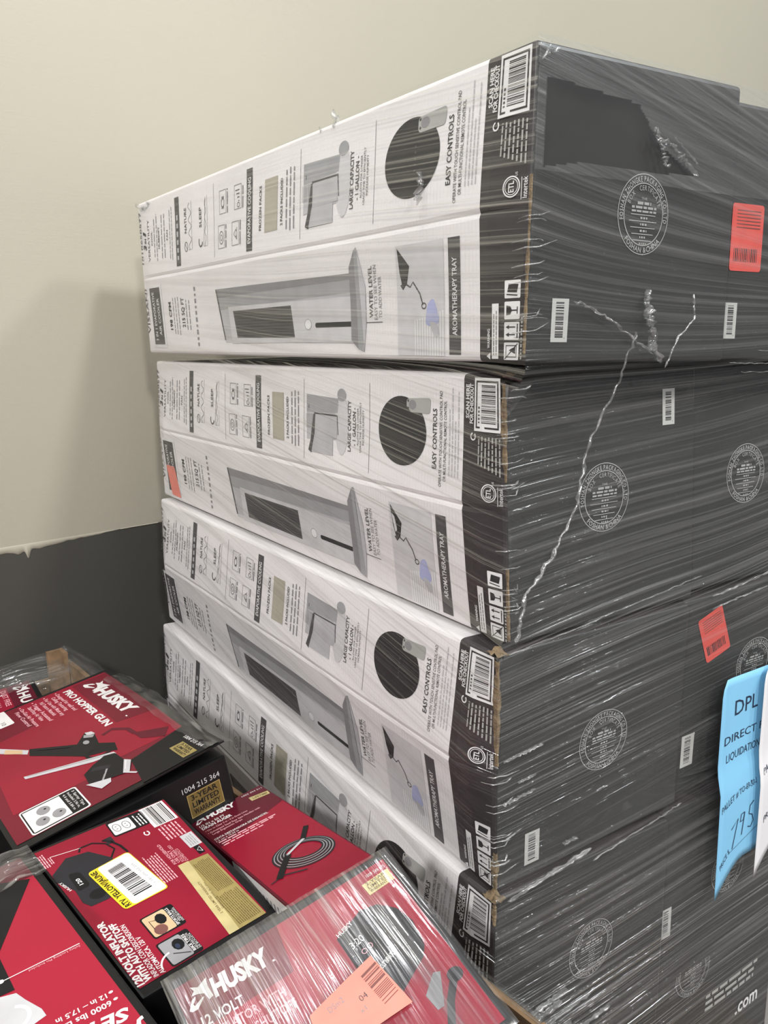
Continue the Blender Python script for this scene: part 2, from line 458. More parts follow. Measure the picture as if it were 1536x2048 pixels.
# ------------------------------------------------------------------ the stack of cooler cartons
O0 = Vector((0.14191, 0.91737, 0)); DA = Vector((0.836587, 0.547834, 0)); DB = Vector((-0.547834, 0.836587, 0))
CW, CL, CH = 0.348, 1.257, 0.33
YAW = math.atan2(DA.y, DA.x); RI = Matrix.Rotation(-YAW, 3, 'Z')
CORN = {  # near corner, far end of the white side, right end of the black end: top then bottom
 0: (((0.1583, 0.8911, 1.7872), (-0.5438, 1.9390, 1.7965), (0.4432, 1.0815, 1.7918)), ((0.1518, 0.8918, 1.4698), (-0.5394, 1.9414, 1.4687), (0.4445, 1.0817, 1.4626))),
 1: (((0.1373, 0.9336, 1.4553), (-0.5389, 1.9857, 1.4493), (0.4264, 1.1262, 1.4575)), ((0.1489, 0.9329, 1.1319), (-0.5409, 1.9840, 1.1258), (0.4403, 1.1192, 1.1292))),
 2: (((0.1337, 0.9181, 1.1253), (-0.5471, 1.9691, 1.1185), (0.4334, 1.1061, 1.1238)), ((0.1360, 0.9204, 0.8048), (-0.5486, 1.9743, 0.8097), (0.4339, 1.1123, 0.8067))),
 3: (((0.1332, 0.9047, 0.8000), (-0.5604, 1.9543, 0.8012), (0.4184, 1.0911, 0.7938)), ((0.1308, 0.9033, 0.4727), (-0.5577, 1.9546, 0.4727), (0.4216, 1.0937, 0.4735))),
 4: (((0.1436, 0.9403, 0.4687), (-0.5448, 1.9916, 0.4687), (0.4348, 1.1317, 0.4700)), ((0.1436, 0.9403, 0.1420), (-0.5448, 1.9916, 0.1420), (0.4345, 1.1307, 0.1420))),
}
CREASE = {0: 0.006, 1: 0.010, 2: 0.020, 3: 0.019, 4: 0.010}

def make_map(corn):
    (Ct, Lt, Rt), (Cb, Lb, Rb) = [[Vector(p) for p in r] for r in corn]
    Bt = Lt + Rt - Ct; Bb = Lb + Rb - Cb
    def T(a, b, c):
        lo = (Cb * (1 - a) + Rb * a) * (1 - b) + (Lb * (1 - a) + Bb * a) * b
        hi = (Ct * (1 - a) + Rt * a) * (1 - b) + (Lt * (1 - a) + Bt * a) * b
        return lo * (1 - c) + hi * c
    return T

def bulge(i, b, c):
    """how far the white side stands out at (b,c): a ridge along the mid crease"""
    win = min(1.0, b / 0.03) * min(1.0, (1 - b) / 0.02)
    tri = 1 - abs(c - 0.505) / 0.505 if c < 0.505 else 1 - (c - 0.505) / 0.495
    k = CREASE[i] * max(tri, 0) * win
    k += win * math.sin(math.pi * min(max(c, 0), 1)) * 0.004 * noise.noise(Vector((b * 4 + i * 5.1, c * 2, 0.5)))
    k -= 0.0022 * math.exp(-((c - 0.505) / 0.008) ** 2) * win
    return k

def end_bulge(i, a, c):
    w = math.sin(math.pi * min(max(a, 0), 1)) * math.sin(math.pi * min(max(c, 0), 1))
    return w * (0.002 + 0.003 * noise.noise(Vector((a * 2 + i * 3.3, c * 2, 4.0))))

STRIP = 0.072
def carton_body(i, T, parent, side=True, dents=()):
    r = 0.006; dims = (CW, CL, CH)
    def ticks(D, extra, n):
        t = [0, r * 0.3, r] + [r + (D - 2 * r) * k / n for k in range(1, n)] + [D - r, D - r * 0.3, D] + extra
        return sorted(set(round(x, 5) for x in t))
    ta = ticks(CW, [], 8); tb = ticks(CL, [STRIP], 24)
    tc = ticks(CH, [CH * 0.505 + d for d in (-0.006, -0.002, 0, 0.002, 0.006)], 8)
    mb = MB()
    def place(a, b, c):
        p = Vector((a, b, c)); q = Vector(tuple(min(max(p[k], r), dims[k] - r) for k in range(3)))
        d = p - q
        if d.length > 1e-7: p = q + d.normalized() * r
        aa, bb, cc = p.x / CW, p.y / CL, p.z / CH
        if a <= 1e-6: aa -= bulge(i, bb, cc) / CW
        if b <= 1e-6: bb -= end_bulge(i, aa, cc) / CL
        X = T(aa, bb, cc)
        for (da, db, dc, rad, dep) in dents:
            dd = (Vector((a - da, b - db, c - dc))).length / rad
            if dd < 1: X = X + (Vector((0.7, 0.7, 0)) + Vector((0, 0, -0.5 if dc > 0.15 else 0.5))) * dep * (1 - dd) ** 1.3
        return X
    def grid(us, vs, fn, matfn):
        v = [fn(u, w) for w in vs for u in us]; nu = len(us)
        for y in range(len(vs) - 1):
            for x in range(nu - 1):
                a = y * nu + x
                mb.f.append([len(mb.v) + k for k in (a, a + 1, a + nu + 1, a + nu)])
                mb.m.append(matfn((us[x] + us[x + 1]) / 2, (vs[y] + vs[y + 1]) / 2))
        mb.v += [tuple(q) for q in v]
    wm = lambda u, w: 0
    grid(tb, tc, lambda b, c: place(0, b, c), lambda b, c: 2 if b < STRIP else 0)
    grid(tb, tc, lambda b, c: place(CW, b, c), lambda b, c: 2 if b < STRIP else 0)
    grid(ta, tc, lambda a, c: place(a, 0, c), lambda a, c: 1)
    grid(ta, tc, lambda a, c: place(a, CL, c), wm)
    grid(ta, tb, lambda a, b: place(a, b, 0), lambda a, b: 2 if b < STRIP else 0)
    grid(ta, tb, lambda a, b: place(a, b, CH), lambda a, b: 2 if b < STRIP else 0)
    return mb.build('carton_body', ['carton_white', 'carton_black', 'strip_black'], parent, smooth=False, merge=True)

def P(): return Print()

def side_prints(i, T, e):
    fm = lambda x, y, h: T(-(h + bulge(i, y / CL, x / CH)) / CW, y / CL, x / CH)
    # ---- headline lettering
    q = P()
    q.text('1010650577', 0.198, 1.236, 0.112, 0.014, 'ink_dark', bold=0.01)
    q.text('VISSANI', 0.045, 1.232, 0.098, 0.019, 'ink_dark', bold=0.0)
    q.text('3', 0.225, 1.205, 0.012, 0.018, 'ink_black', bold=0.03, shear=0.2)
    q.text('IN', 0.240, 1.205, 0.010, 0.010, 'ink_black', bold=0.03)
    q.text('1', 0.254, 1.205, 0.012, 0.018, 'ink_black', bold=0.03, shear=0.2)
    q.text('VERSATILITY', 0.200, 1.182, 0.088, 0.011, 'ink_dark', bold=0.0)
    q.text('HUMIDIFY', 0.222, 1.118, 0.045, 0.009, 'ink_dark', bold=0.01)
    q.text('FAN', 0.235, 1.068, 0.020, 0.008, 'ink_dark', bold=0.01)
    q.text('COOL', 0.232, 1.163, 0.030, 0.008, 'ink_dark', bold=0.01)
    q.text('NATURE', 0.238, 0.962, 0.048, 0.011, 'ink_dark', bold=0.01)
    q.text('SLEEP', 0.241, 0.884, 0.037, 0.011, 'ink_dark', bold=0.01)
    q.text('FROZEN PACKS', 0.207, 0.620, 0.071, 0.008, 'ink_dark', bold=0.015)
    q.text('2 PACKS INCLUDED', 0.207, 0.545, 0.072, 0.007, 'ink_dark', bold=0.02)
    q.text('LARGE CAPACITY', 0.206, 0.339, 0.077, 0.0085, 'ink_dark', bold=0.02)
    q.text('- 1 GALLON -', 0.216, 0.325, 0.057, 0.0085, 'ink_dark', bold=0.02)
    q.text('ALLOWS FOR LONGER', 0.217, 0.317, 0.056, 0.0045, 'ink_dark')
    q.text('USAGE TIME TO EFFICIENTLY', 0.208, 0.3095, 0.074, 0.0045, 'ink_dark')
    q.text('INCREASE HUMIDITY', 0.219, 0.302, 0.052, 0.0045, 'ink_dark')
    q.text('EASY CONTROLS', 0.206, 0.126, 0.078, 0.0085, 'ink_black', bold=0.015)
    q.text('OPERATE WITH TOUCH SENSITIVE CONTROL PAD', 0.184, 0.1145, 0.123, 0.0055, 'ink_dark', bold=0.004)
    q.text('OR MULTI-FUNCTIONAL REMOTE CONTROL', 0.192, 0.1055, 0.103, 0.0055, 'ink_dark', bold=0.004)
    q.text('198 CFM', 0.051, 1.080, 0.058, 0.014, 'ink_black', bold=0.02)
    q.text('215 SQ FT', 0.055, 1.004, 0.060, 0.016, 'ink_black', bold=0.01)
    q.text('WATER LEVEL', 0.057, 0.295, 0.069, 0.0085, 'ink_dark', bold=0.015)
    q.text('EASY TO SEE WHEN', 0.054, 0.284, 0.073, 0.0075, 'ink_grey', bold=0.0)
    q.text('TO ADD WATER', 0.056, 0.273, 0.055, 0.0075, 'ink_grey', bold=0.0)
    q.line([(0.0505, 0.334), (0.0505, 0.272)], 0.0010, 'ink_dark', 3)
    q.ell(0.0505, 0.335, 0.0018, 0.0028, 'ink_dark', 3, 8)
    q.emit('headline_lettering', fm, e)
    # ---- bars with reversed lettering
    q = P()
    q.rect(0.178, 1.000, 0.312, 1.023, 'ink_dark')
    q.fine(0.190, 0.300, 1.007, 0.009, 'ink_light', 3, 5, 0.0, 1.1)
    q.rect(0.178, 0.655, 0.312, 0.678, 'ink_dark')
    q.text('EVAPORATIVE COOLING', 0.190, 0.661, 0.108, 0.011, 'ink_white', 3, bold=0.02)
    q.rect(0.008, 0.106, 0.146, 0.128, 'ink_dark')
    q.text('AROMATHERAPY TRAY', 0.031, 0.1125, 0.092, 0.0085, 'ink_white', 3, bold=0.012)
    q.rect(0.013, 1.130, 0.149, 1.216, 'ink_white', 1)
    q.rect(0.020, 1.141, 0.143, 1.208, 'ink_dark', 2)
    q.text('3 IN 1 EVAPORATIVE', 0.028, 1.182, 0.106, 0.014, 'ink_white', 3, bold=0.01)
    q.text('AIR COOLER', 0.040, 1.154, 0.080, 0.014, 'ink_white', 3, bold=0.01)
    q.emit('caption_bar', fm, e, base=2)
    # ---- cooler picture
    q = P()
    q.quad([(0.029, 0.800), (0.122, 0.826), (0.120, 0.346), (0.030, 0.346)], 'ink_light', 1, 4, 18)
    q.quad([(0.084, 0.815), (0.122, 0.826), (0.120, 0.346), (0.094, 0.346)], 'ink_mid', 2, 2, 18)
    q.quad([(0.106, 0.821), (0.122, 0.826), (0.120, 0.346), (0.112, 0.346)], 'ink_grey', 3, 1, 18)
    q.quad([(0.024, 0.801), (0.030, 0.802), (0.030, 0.346), (0.022, 0.346)], 'ink_pale', 1, 1, 18)
    q.poly([(0.0285, 0.800), (0.122, 0.826), (0.122, 0.831), (0.0285, 0.804)], 'ink_dark', 4)
    q.quad([(0.024, 0.352), (0.088, 0.352), (0.088, 0.776), (0.022, 0.770)], 'ink_pale', 3, 4, 18)
    q.quad([(0.032, 0.745), (0.080, 0.755), (0.082, 0.530), (0.031, 0.523)], 'ink_dark', 4, 3, 12)
    for k in range(9): q.line([(0.036 + k * 0.005, 0.744 - 0.0214 * j) for j in range(11)], 0.0007, 'ink_black', 5)
    q.ell(0.051, 0.478, 0.008, 0.010, 'ink_white', 4); q.ring(0.051, 0.478, 0.008, 0.010, 0.0008, 'ink_grey', 5)
    q.rect(0.0455, 0.352, 0.0530, 0.452, 'ink_black', 4); q.ell(0.04925, 0.452, 0.00375, 0.004, 'ink_black', 4, 12); q.ell(0.04925, 0.352, 0.00375, 0.004, 'ink_black', 4, 12)
    q.quad([(0.014, 0.334), (0.150, 0.337), (0.128, 0.352), (0.026, 0.352)], 'ink_grey', 5, 6, 1)
    q.quad([(0.010, 0.318), (0.154, 0.330), (0.150, 0.338), (0.014, 0.334)], 'ink_mid', 5, 6, 1)
    q.poly([(0.050, 0.312), (0.100, 0.312), (0.152, 0.329), (0.012, 0.318)], 'ink_light', 5)
    q.emit('cooler_picture', fm, e)
    # ---- water tank picture
    q = P()
    q.quad([(0.214, 0.478), (0.287, 0.478), (0.284, 0.375), (0.220, 0.378)], 'ink_light', 1, 3, 4)
    q.quad([(0.258, 0.478), (0.287, 0.478), (0.284, 0.375), (0.262, 0.378)], 'ink_mid', 2, 2, 4)
    q.ell(0.246, 0.366, 0.048, 0.020, 'ink_pale', 1); q.ell(0.290, 0.366, 0.010, 0.013, 'ink_mid', 2)
    q.quad([(0.192, 0.462), (0.214, 0.455), (0.256, 0.452), (0.256, 0.465)], 'ink_mid', 3)
    q.quad([(0.194, 0.392), (0.222, 0.392), (0.222, 0.456), (0.194, 0.462)], 'ink_light', 3, 2, 3)
    q.poly([(0.192, 0.462), (0.222, 0.452), (0.256, 0.448), (0.256, 0.455), (0.215, 0.464), (0.196, 0.472)], 'ink_dark', 4)
    q.quad([(0.222, 0.380), (0.256, 0.380), (0.256, 0.450), (0.222, 0.450)], 'ink_light', 4, 2, 3)
    q.line([(0.2575, 0.452), (0.2575, 0.378)], 0.0022, 'ink_dark', 5)
    q.line([(0.2575, 0.379), (0.228, 0.376)], 0.0016, 'ink_dark', 5)
    q.line([(0.264, 0.470), (0.270, 0.470)], 0.0016, 'ink_dark', 4)
    for k in range(4): q.line([(0.232, 0.468 + k * 0.004), (0.256, 0.468 + k * 0.004)], 0.0007, 'ink_grey', 4)
    q.emit('tank_picture', fm, e)
    # ---- control panel picture
    q = P()
    q.ell(0.249, 0.206, 0.0475, 0.057, 'ink_black', 1, 40, 0.0)
    q.rpoly([(0.276, 0.141), (0.297, 0.139), (0.294, 0.194), (0.276, 0.194)], 0.006, 'ink_silver', 2)
    q.ell(0.286, 0.180, 0.0065, 0.0085, 'ink_grey', 3); q.ell(0.281, 0.190, 0.002, 0.002, 'ink_dark', 3, 8); q.ell(0.291, 0.190, 0.002, 0.002, 'ink_dark', 3, 8)
    for k in range(5): q.rect(0.232 + k * 0.007, 0.196, 0.2345 + k * 0.007, 0.199, 'ink_dark', 2)
    q.emit('control_picture', fm, e, base=1, sub='remote_picture')
    # ---- aromatherapy picture
    q = P()
    q.rect(0.006, 0.137, 0.146, 0.236, 'ink_pale', 1)
    for k in range(12): q.rect(0.006, 0.139 + k * 0.0052, 0.062 - k * 0.001, 0.1412 + k * 0.0052, 'ink_white', 2)
    q.poly([(0.143, 0.233), (0.119, 0.207), (0.098, 0.213), (0.090, 0.222), (0.112, 0.229)], 'ink_black', 2)
    q.poly([(0.096, 0.228), (0.090, 0.222), (0.102, 0.214), (0.098, 0.222)], 'ink_dark', 3)
    q.line([(0.098, 0.218), (0.093, 0.206), (0.099, 0.200), (0.084, 0.186), (0.070, 0.180)], 0.0022, 'ink_dark', 3)
    q.ring(0.0685, 0.178, 0.0035, 0.0045, 0.0016, 'ink_dark', 3, 12)
    q.rpoly([(0.072, 0.170), (0.078, 0.158), (0.050, 0.146), (0.040, 0.156), (0.046, 0.176)], 0.006, 'ink_blue', 3)
    q.rpoly([(0.050, 0.168), (0.046, 0.150), (0.030, 0.146), (0.030, 0.158)], 0.006, 'ink_light', 4)
    q.emit('aroma_picture', fm, e)
    # ---- mode icons, packs, thin rules
    q = P()
    q.rect(0.202, 0.563, 0.285, 0.608, 'ink_beige')
    for y in (0.488, 0.287, 0.822): q.line([(0.180, y), (0.247, y), (0.311, y)], 0.0010, 'ink_grey')
    for (x, y) in ((0.253, 0.766), (0.253, 0.700), (0.193, 0.773), (0.193, 0.710)):
        q.frame(x, y, x + 0.041, y + 0.030, 0.0010, 'ink_grey')
        q.fine(x, x + 0.041, y - 0.008, 0.004, 'ink_grey', 2, int(x * 1e4 + y * 1e3))
    q.ring(0.212, 0.788, 0.011, 0.009, 0.0012, 'ink_dark'); q.ring(0.212, 0.788, 0.005, 0.004, 0.0010, 'ink_dark')
    q.line([(0.203, 0.718), (0.213, 0.734), (0.223, 0.718), (0.203, 0.718)], 0.0012, 'ink_dark'); q.ring(0.213, 0.722, 0.006, 0.004, 0.001, 'ink_dark')
    q.ring(0.272, 0.781, 0.008, 0.007, 0.0016, 'ink_dark', 2, 6); q.rect(0.262, 0.776, 0.266, 0.786, 'ink_grey'); q.rect(0.279, 0.776, 0.283, 0.786, 'ink_grey')
    for k in range(4): q.rect(0.266 + k * 0.006, 0.708, 0.2675 + k * 0.006, 0.713 + 0.004 * k, 'ink_dark')
    q.ring(0.260, 0.712, 0.004, 0.005, 0.0012, 'ink_dark', 2, 10)
    for y0, ph in ((0.935, 0.0), (0.855, 1.2)):
        q.line([(0.205, y0 + 0.018), (0.205, y0), (0.296, y0)], 0.0010, 'ink_grey')
        q.line([(0.205 + 0.0022 * k, y0 + 0.010 + 0.007 * math.sin(k * 0.55 + ph) * (1.0 if ph == 0 else 0.4)) for k in range(41)], 0.0010, 'ink_dark')
        if ph: q.line([(0.205 + 0.0022 * k, y0 + 0.020 - 0.0003 * k) for k in range(41)], 0.0010, 'ink_dark')
    q.ring(0.212, 0.967, 0.009, 0.008, 0.0014, 'ink_dark', 2, 14); q.line([(0.206, 0.961), (0.218, 0.973)], 0.0012, 'ink_dark')
    q.ring(0.215, 0.890, 0.009, 0.009, 0.0028, 'ink_dark', 2, 14, 0.9, 4.6)
    q.emit('mode_icons', fm, e)
    # ---- print too small to read
    q = P()
    q.block(0.196, 1.128, 0.296, 1.158, 2, 'ink_grey', 2, 1, 0.22, 0.25, True)
    q.block(0.190, 1.080, 0.300, 1.112, 2, 'ink_grey', 2, 2, 0.22, 0.2, True)
    q.block(0.190, 1.038, 0.300, 1.062, 2, 'ink_grey', 2, 3, 0.22, 0.2, True)
    q.block(0.196, 0.502, 0.292, 0.538, 3, 'ink_grey', 2, 4, 0.30, 0.2, True)
    q.block(0.030, 1.030, 0.130, 1.074, 3, 'ink_grey', 2, 5, 0.18, 0.3, True)
    q.block(0.040, 0.968, 0.120, 1.000, 2, 'ink_grey', 2, 6, 0.2, 0.3, True)
    q.fine(0.017, 0.140, 0.936, 0.008, 'ink_grey', 2, 7, 0.0, 1.4)
    q.block(0.200, 0.078, 0.318, 0.102, 4, 'ink_light', 2, 8, 0.3, 0.4)
    q.emit('small_print', fm, e)
    # ---- black strip: checkout code, approvals
    q = P()
    q.text('SCAN HERE', 0.2765, 0.0605, 0.041, 0.0062, 'ink_white', 2, bold=0.03)
    q.text('FOR CHECKOUT', 0.2705, 0.0530, 0.048, 0.0062, 'ink_white', 2, bold=0.03)
    q.rect(0.262, 0.006, 0.326, 0.051, 'ink_white', 1); q.frame(0.2655, 0.009, 0.3225, 0.048, 0.0022, 'ink_black', 2)
    q.bars([(0.272, 0.014), (0.318, 0.014), (0.318, 0.038), (0.272, 0.038)], 26, 'ink_black', 2, 5)
    q.fine(0.272, 0.318, 0.041, 0.0028, 'ink_dark', 2, 3, 0.0, 1.2)
    q.emit('checkout_barcode', fm, e, base=1, sub='bar_code')
    q = P()
    q.ring(0.255, 0.0525, 0.0042, 0.0042, 0.0018, 'ink_white', 2, 12, 0.3, 5.6); q.line([(0.2515, 0.049), (0.2585, 0.049)], 0.0012, 'ink_white')
    for k in range(7): q.fine(0.222 - 0.002 * k, 0.256, 0.0405 - 0.0056 * k, 0.0022, 'ink_silver', 2, k)
    q.ring(0.1885, 0.0245, 0.0105, 0.0105, 0.0014, 'ink_white', 2, 30); q.ring(0.1885, 0.0245, 0.0082, 0.0082, 0.0008, 'ink_white', 2, 30)
    q.text('ETL', 0.1825, 0.0215, 0.012, 0.0066, 'ink_white', 2, bold=0.02)
    q.line([(0.174, 0.0115), (0.197, 0.0115)], 0.0008, 'ink_white'); q.text('Intertek', 0.175, 0.004, 0.022, 0.0058, 'ink_white', 2, bold=0.01)
    q.text('US', 0.199, 0.017, 0.004, 0.003, 'ink_white', 2)
    q.emit('approval_marks', fm, e)
    # ---- handling symbols and warning
    q = P()
    for k, x in enumerate((0.003, 0.0255, 0.048, 0.071)):
        q.rpoly([(x, 0.008), (x + 0.0195, 0.008), (x + 0.0195, 0.031), (x, 0.031)], 0.0015, 'ink_white')
        cx = x + 0.0098
        if k == 0:
            q.frame(x + 0.003, 0.011, x + 0.0165, 0.028, 0.0009, 'ink_black', 2)
            q.line([(x + 0.001, 0.0295), (x + 0.0185, 0.0095)], 0.0012, 'ink_black', 2)
            q.poly([(cx - 0.003, 0.013), (cx + 0.005, 0.013), (cx + 0.003, 0.019), (cx + 0.001, 0.023), (cx - 0.001, 0.018)], 'ink_black', 2)
        if k == 1:
            for dx in (-0.0042, 0.0042):
                q.line([(cx + dx, 0.014), (cx + dx, 0.024)], 0.0013, 'ink_black', 2)
                q.poly([(cx + dx - 0.0024, 0.0235), (cx + dx + 0.0024, 0.0235), (cx + dx, 0.0285)], 'ink_black', 2)
            q.rect(x + 0.002, 0.010, x + 0.0175, 0.0117, 'ink_black', 2)
        if k == 2:
            q.poly([(cx - 0.0055, 0.028), (cx + 0.0055, 0.028), (cx + 0.0045, 0.022), (cx, 0.0195), (cx - 0.0045, 0.022)], 'ink_black', 2)
            q.rect(cx - 0.0007, 0.012, cx + 0.0007, 0.020, 'ink_black', 2); q.rect(cx - 0.004, 0.011, cx + 0.004, 0.0125, 'ink_black', 2)
        if k == 3:
            q.quad([(cx - 0.004, 0.013), (cx + 0.005, 0.011), (cx + 0.006, 0.025), (cx - 0.003, 0.027)], 'ink_black', 2)
            q.line([(cx - 0.007, 0.012), (cx - 0.0055, 0.028)], 0.0013, 'ink_black', 2)
    q.rect(0.004, 0.040, 0.066, 0.051, 'ink_white')
    q.block(0.008, 0.0415, 0.063, 0.0500, 2, 'ink_dark', 2, 12, 0.3, 0.2)
    q.poly([(0.003, 0.0535), (0.011, 0.0535), (0.007, 0.0600)], 'ink_white'); q.text('WARNING', 0.016, 0.0545, 0.022, 0.004, 'ink_white', 2, bold=0.02)
    q.fine(0.004, 0.05, 0.003, 0.0025, 'ink_silver', 2, 77, 0, 1.5)
    q.emit('handling_symbols', fm, e)

def stamp(i, fe, cx, cz, e, r=0.0445):
    q = P(); M = 'ink_stamp'
    q.ring(cx, cz, r, r, 0.0010, M); q.ring(cx, cz, r * 0.775, r * 0.775, 0.0012, M)
    q.arc('FOSHAN ZHONGKE PACKAGING CO.,LTD', cx, cz, r * 0.81, r * 0.135, math.radians(192), math.radians(-12), M, bold=0.015)
    q.arc('FOSHAN &CHINA', cx, cz, r * 0.955, r * 0.135, math.radians(222), math.radians(318), M, bold=0.015, inward=True)
    q.arc('BOX   CERTIFICATE', cx, cz, r * 0.60, r * 0.125, math.radians(158), math.radians(20), M)
    for k in range(5): q.rect(cx - r * 0.56 + abs(k - 1) * r * 0.06, cz - r * 0.02 - k * r * 0.16, cx + r * 0.54 - abs(k - 1) * r * 0.06, cz - r * 0.0 - k * r * 0.16, M)
    for k in range(5): q.fine(cx - r * 0.12, cx + r * 0.16, cz - r * 0.115 - k * r * 0.16, r * 0.05, M, 2, k, 0, 1.6)
    q.text('THE', cx - 0.005, cz + r * 0.36, 0.010, r * 0.06, M); q.fine(cx - r * 0.26, cx + r * 0.28, cz + r * 0.24, r * 0.07, M, 2, 41)
    q.fine(cx - r * 0.48, cx + r * 0.50, cz + r * 0.14, r * 0.06, M, 2, 43); q.fine(cx - r * 0.48, cx + r * 0.50, cz + r * 0.05, r * 0.05, M, 2, 44)
    return q.emit('certificate_stamp', fe, e)

def code_label(fe, x, z, e, w=0.025, h=0.048, m='paper_grey', seed=3):
    q = P(); q.rect(x, z, x + w, z + h, m, 1)
    q.bars([(x + w * 0.24, z + h * 0.92), (x + w * 0.24, z + h * 0.08), (x + w * 0.72, z + h * 0.08), (x + w * 0.72, z + h * 0.92)], 18, 'ink_black', 2, seed)
    q.fine(x + w * 0.80, x + w * 0.80 + 0.001, z + 0.004, 0.001, 'ink_dark', 2)
    return q.emit('barcode_label', fe, e, base=1, sub='bar_code')

def red_sticker(fe, pts, e, seed=0):
    q = P(); q.rpoly(pts, 0.005, 'sticker_red', 2)
    a, b, c, d = [Vector(p) for p in pts]
    def at(u, v): return tuple((a * (1 - u) + b * u) * (1 - v) + (d * (1 - u) + c * u) * v)
    rn = random.Random(seed)
    o = q.emit('price_sticker', fe, e)
    q = P()
    for k in range(6):
        v = 0.10 + 0.05 * k
        q.line([at(0.15, v), at(0.9, v)], 0.0012, 'print_brown', 3)
    q.emit('printed_lines', fe, o)
    q = P()
    for k in range(14):
        u = 0.12 + 0.055 * k
        q.line([at(u, 0.66), at(u, 0.86)], rn.uniform(0.0008, 0.0022), 'ink_black', 3)
    q.emit('bar_code', fe, o)
    return o

def torn_edge(T, e, c0, c1, seed, width=0.012, name='torn_edge'):
    """bare brown board where the print has worn off the near corner"""
    rn = random.Random(seed); mb = MB(); n = 16; v = []
    for k in range(n + 1):
        c = c0 + (c1 - c0) * k / n
        w = width * (0.35 + 0.65 * math.sin(math.pi * k / n)) * rn.uniform(0.3, 1.2) * 0.75; o = 0.0012 + 0.0016 * rn.random()
        v += [T(-o * 0.3 / CW, (w) / CL, c), T(-o / CW, w * 0.5 / CL, c), T(-o / CW, -o / CL, c), T(w * 0.25 / CW, -o / CL, c), T(w * 0.45 / CW, -o * 0.3 / CL, c)]
    f = [(5 * k + j, 5 * k + j + 1, 5 * k + j + 6, 5 * k + j + 5) for k in range(n) for j in range(4)]
    mb.add(v, f); o = mb.build(name, ['raw_board'], e); o['label'] = 'worn brown cardboard edge'
    return o

def crushed_tip(T, e, c, seed):
    """crumpled bare corner"""
    rn = random.Random(seed); mb = MB(); v = []; n = 5
    for j in range(n):
        for k in range(n):
            b = -0.003 + 0.024 * k / (n - 1); a = 0.020 * j / (n - 1) - 0.003
            v.append(T(a / CW, b / CL, c + (rn.uniform(-0.003, 0.004)) / CH))
    f = [(j * n + k, j * n + k + 1, (j + 1) * n + k + 1, (j + 1) * n + k) for j in range(n - 1) for k in range(n - 1)]
    mb.add(v, f); return mb.build('crushed_corner', ['raw_board'], e)

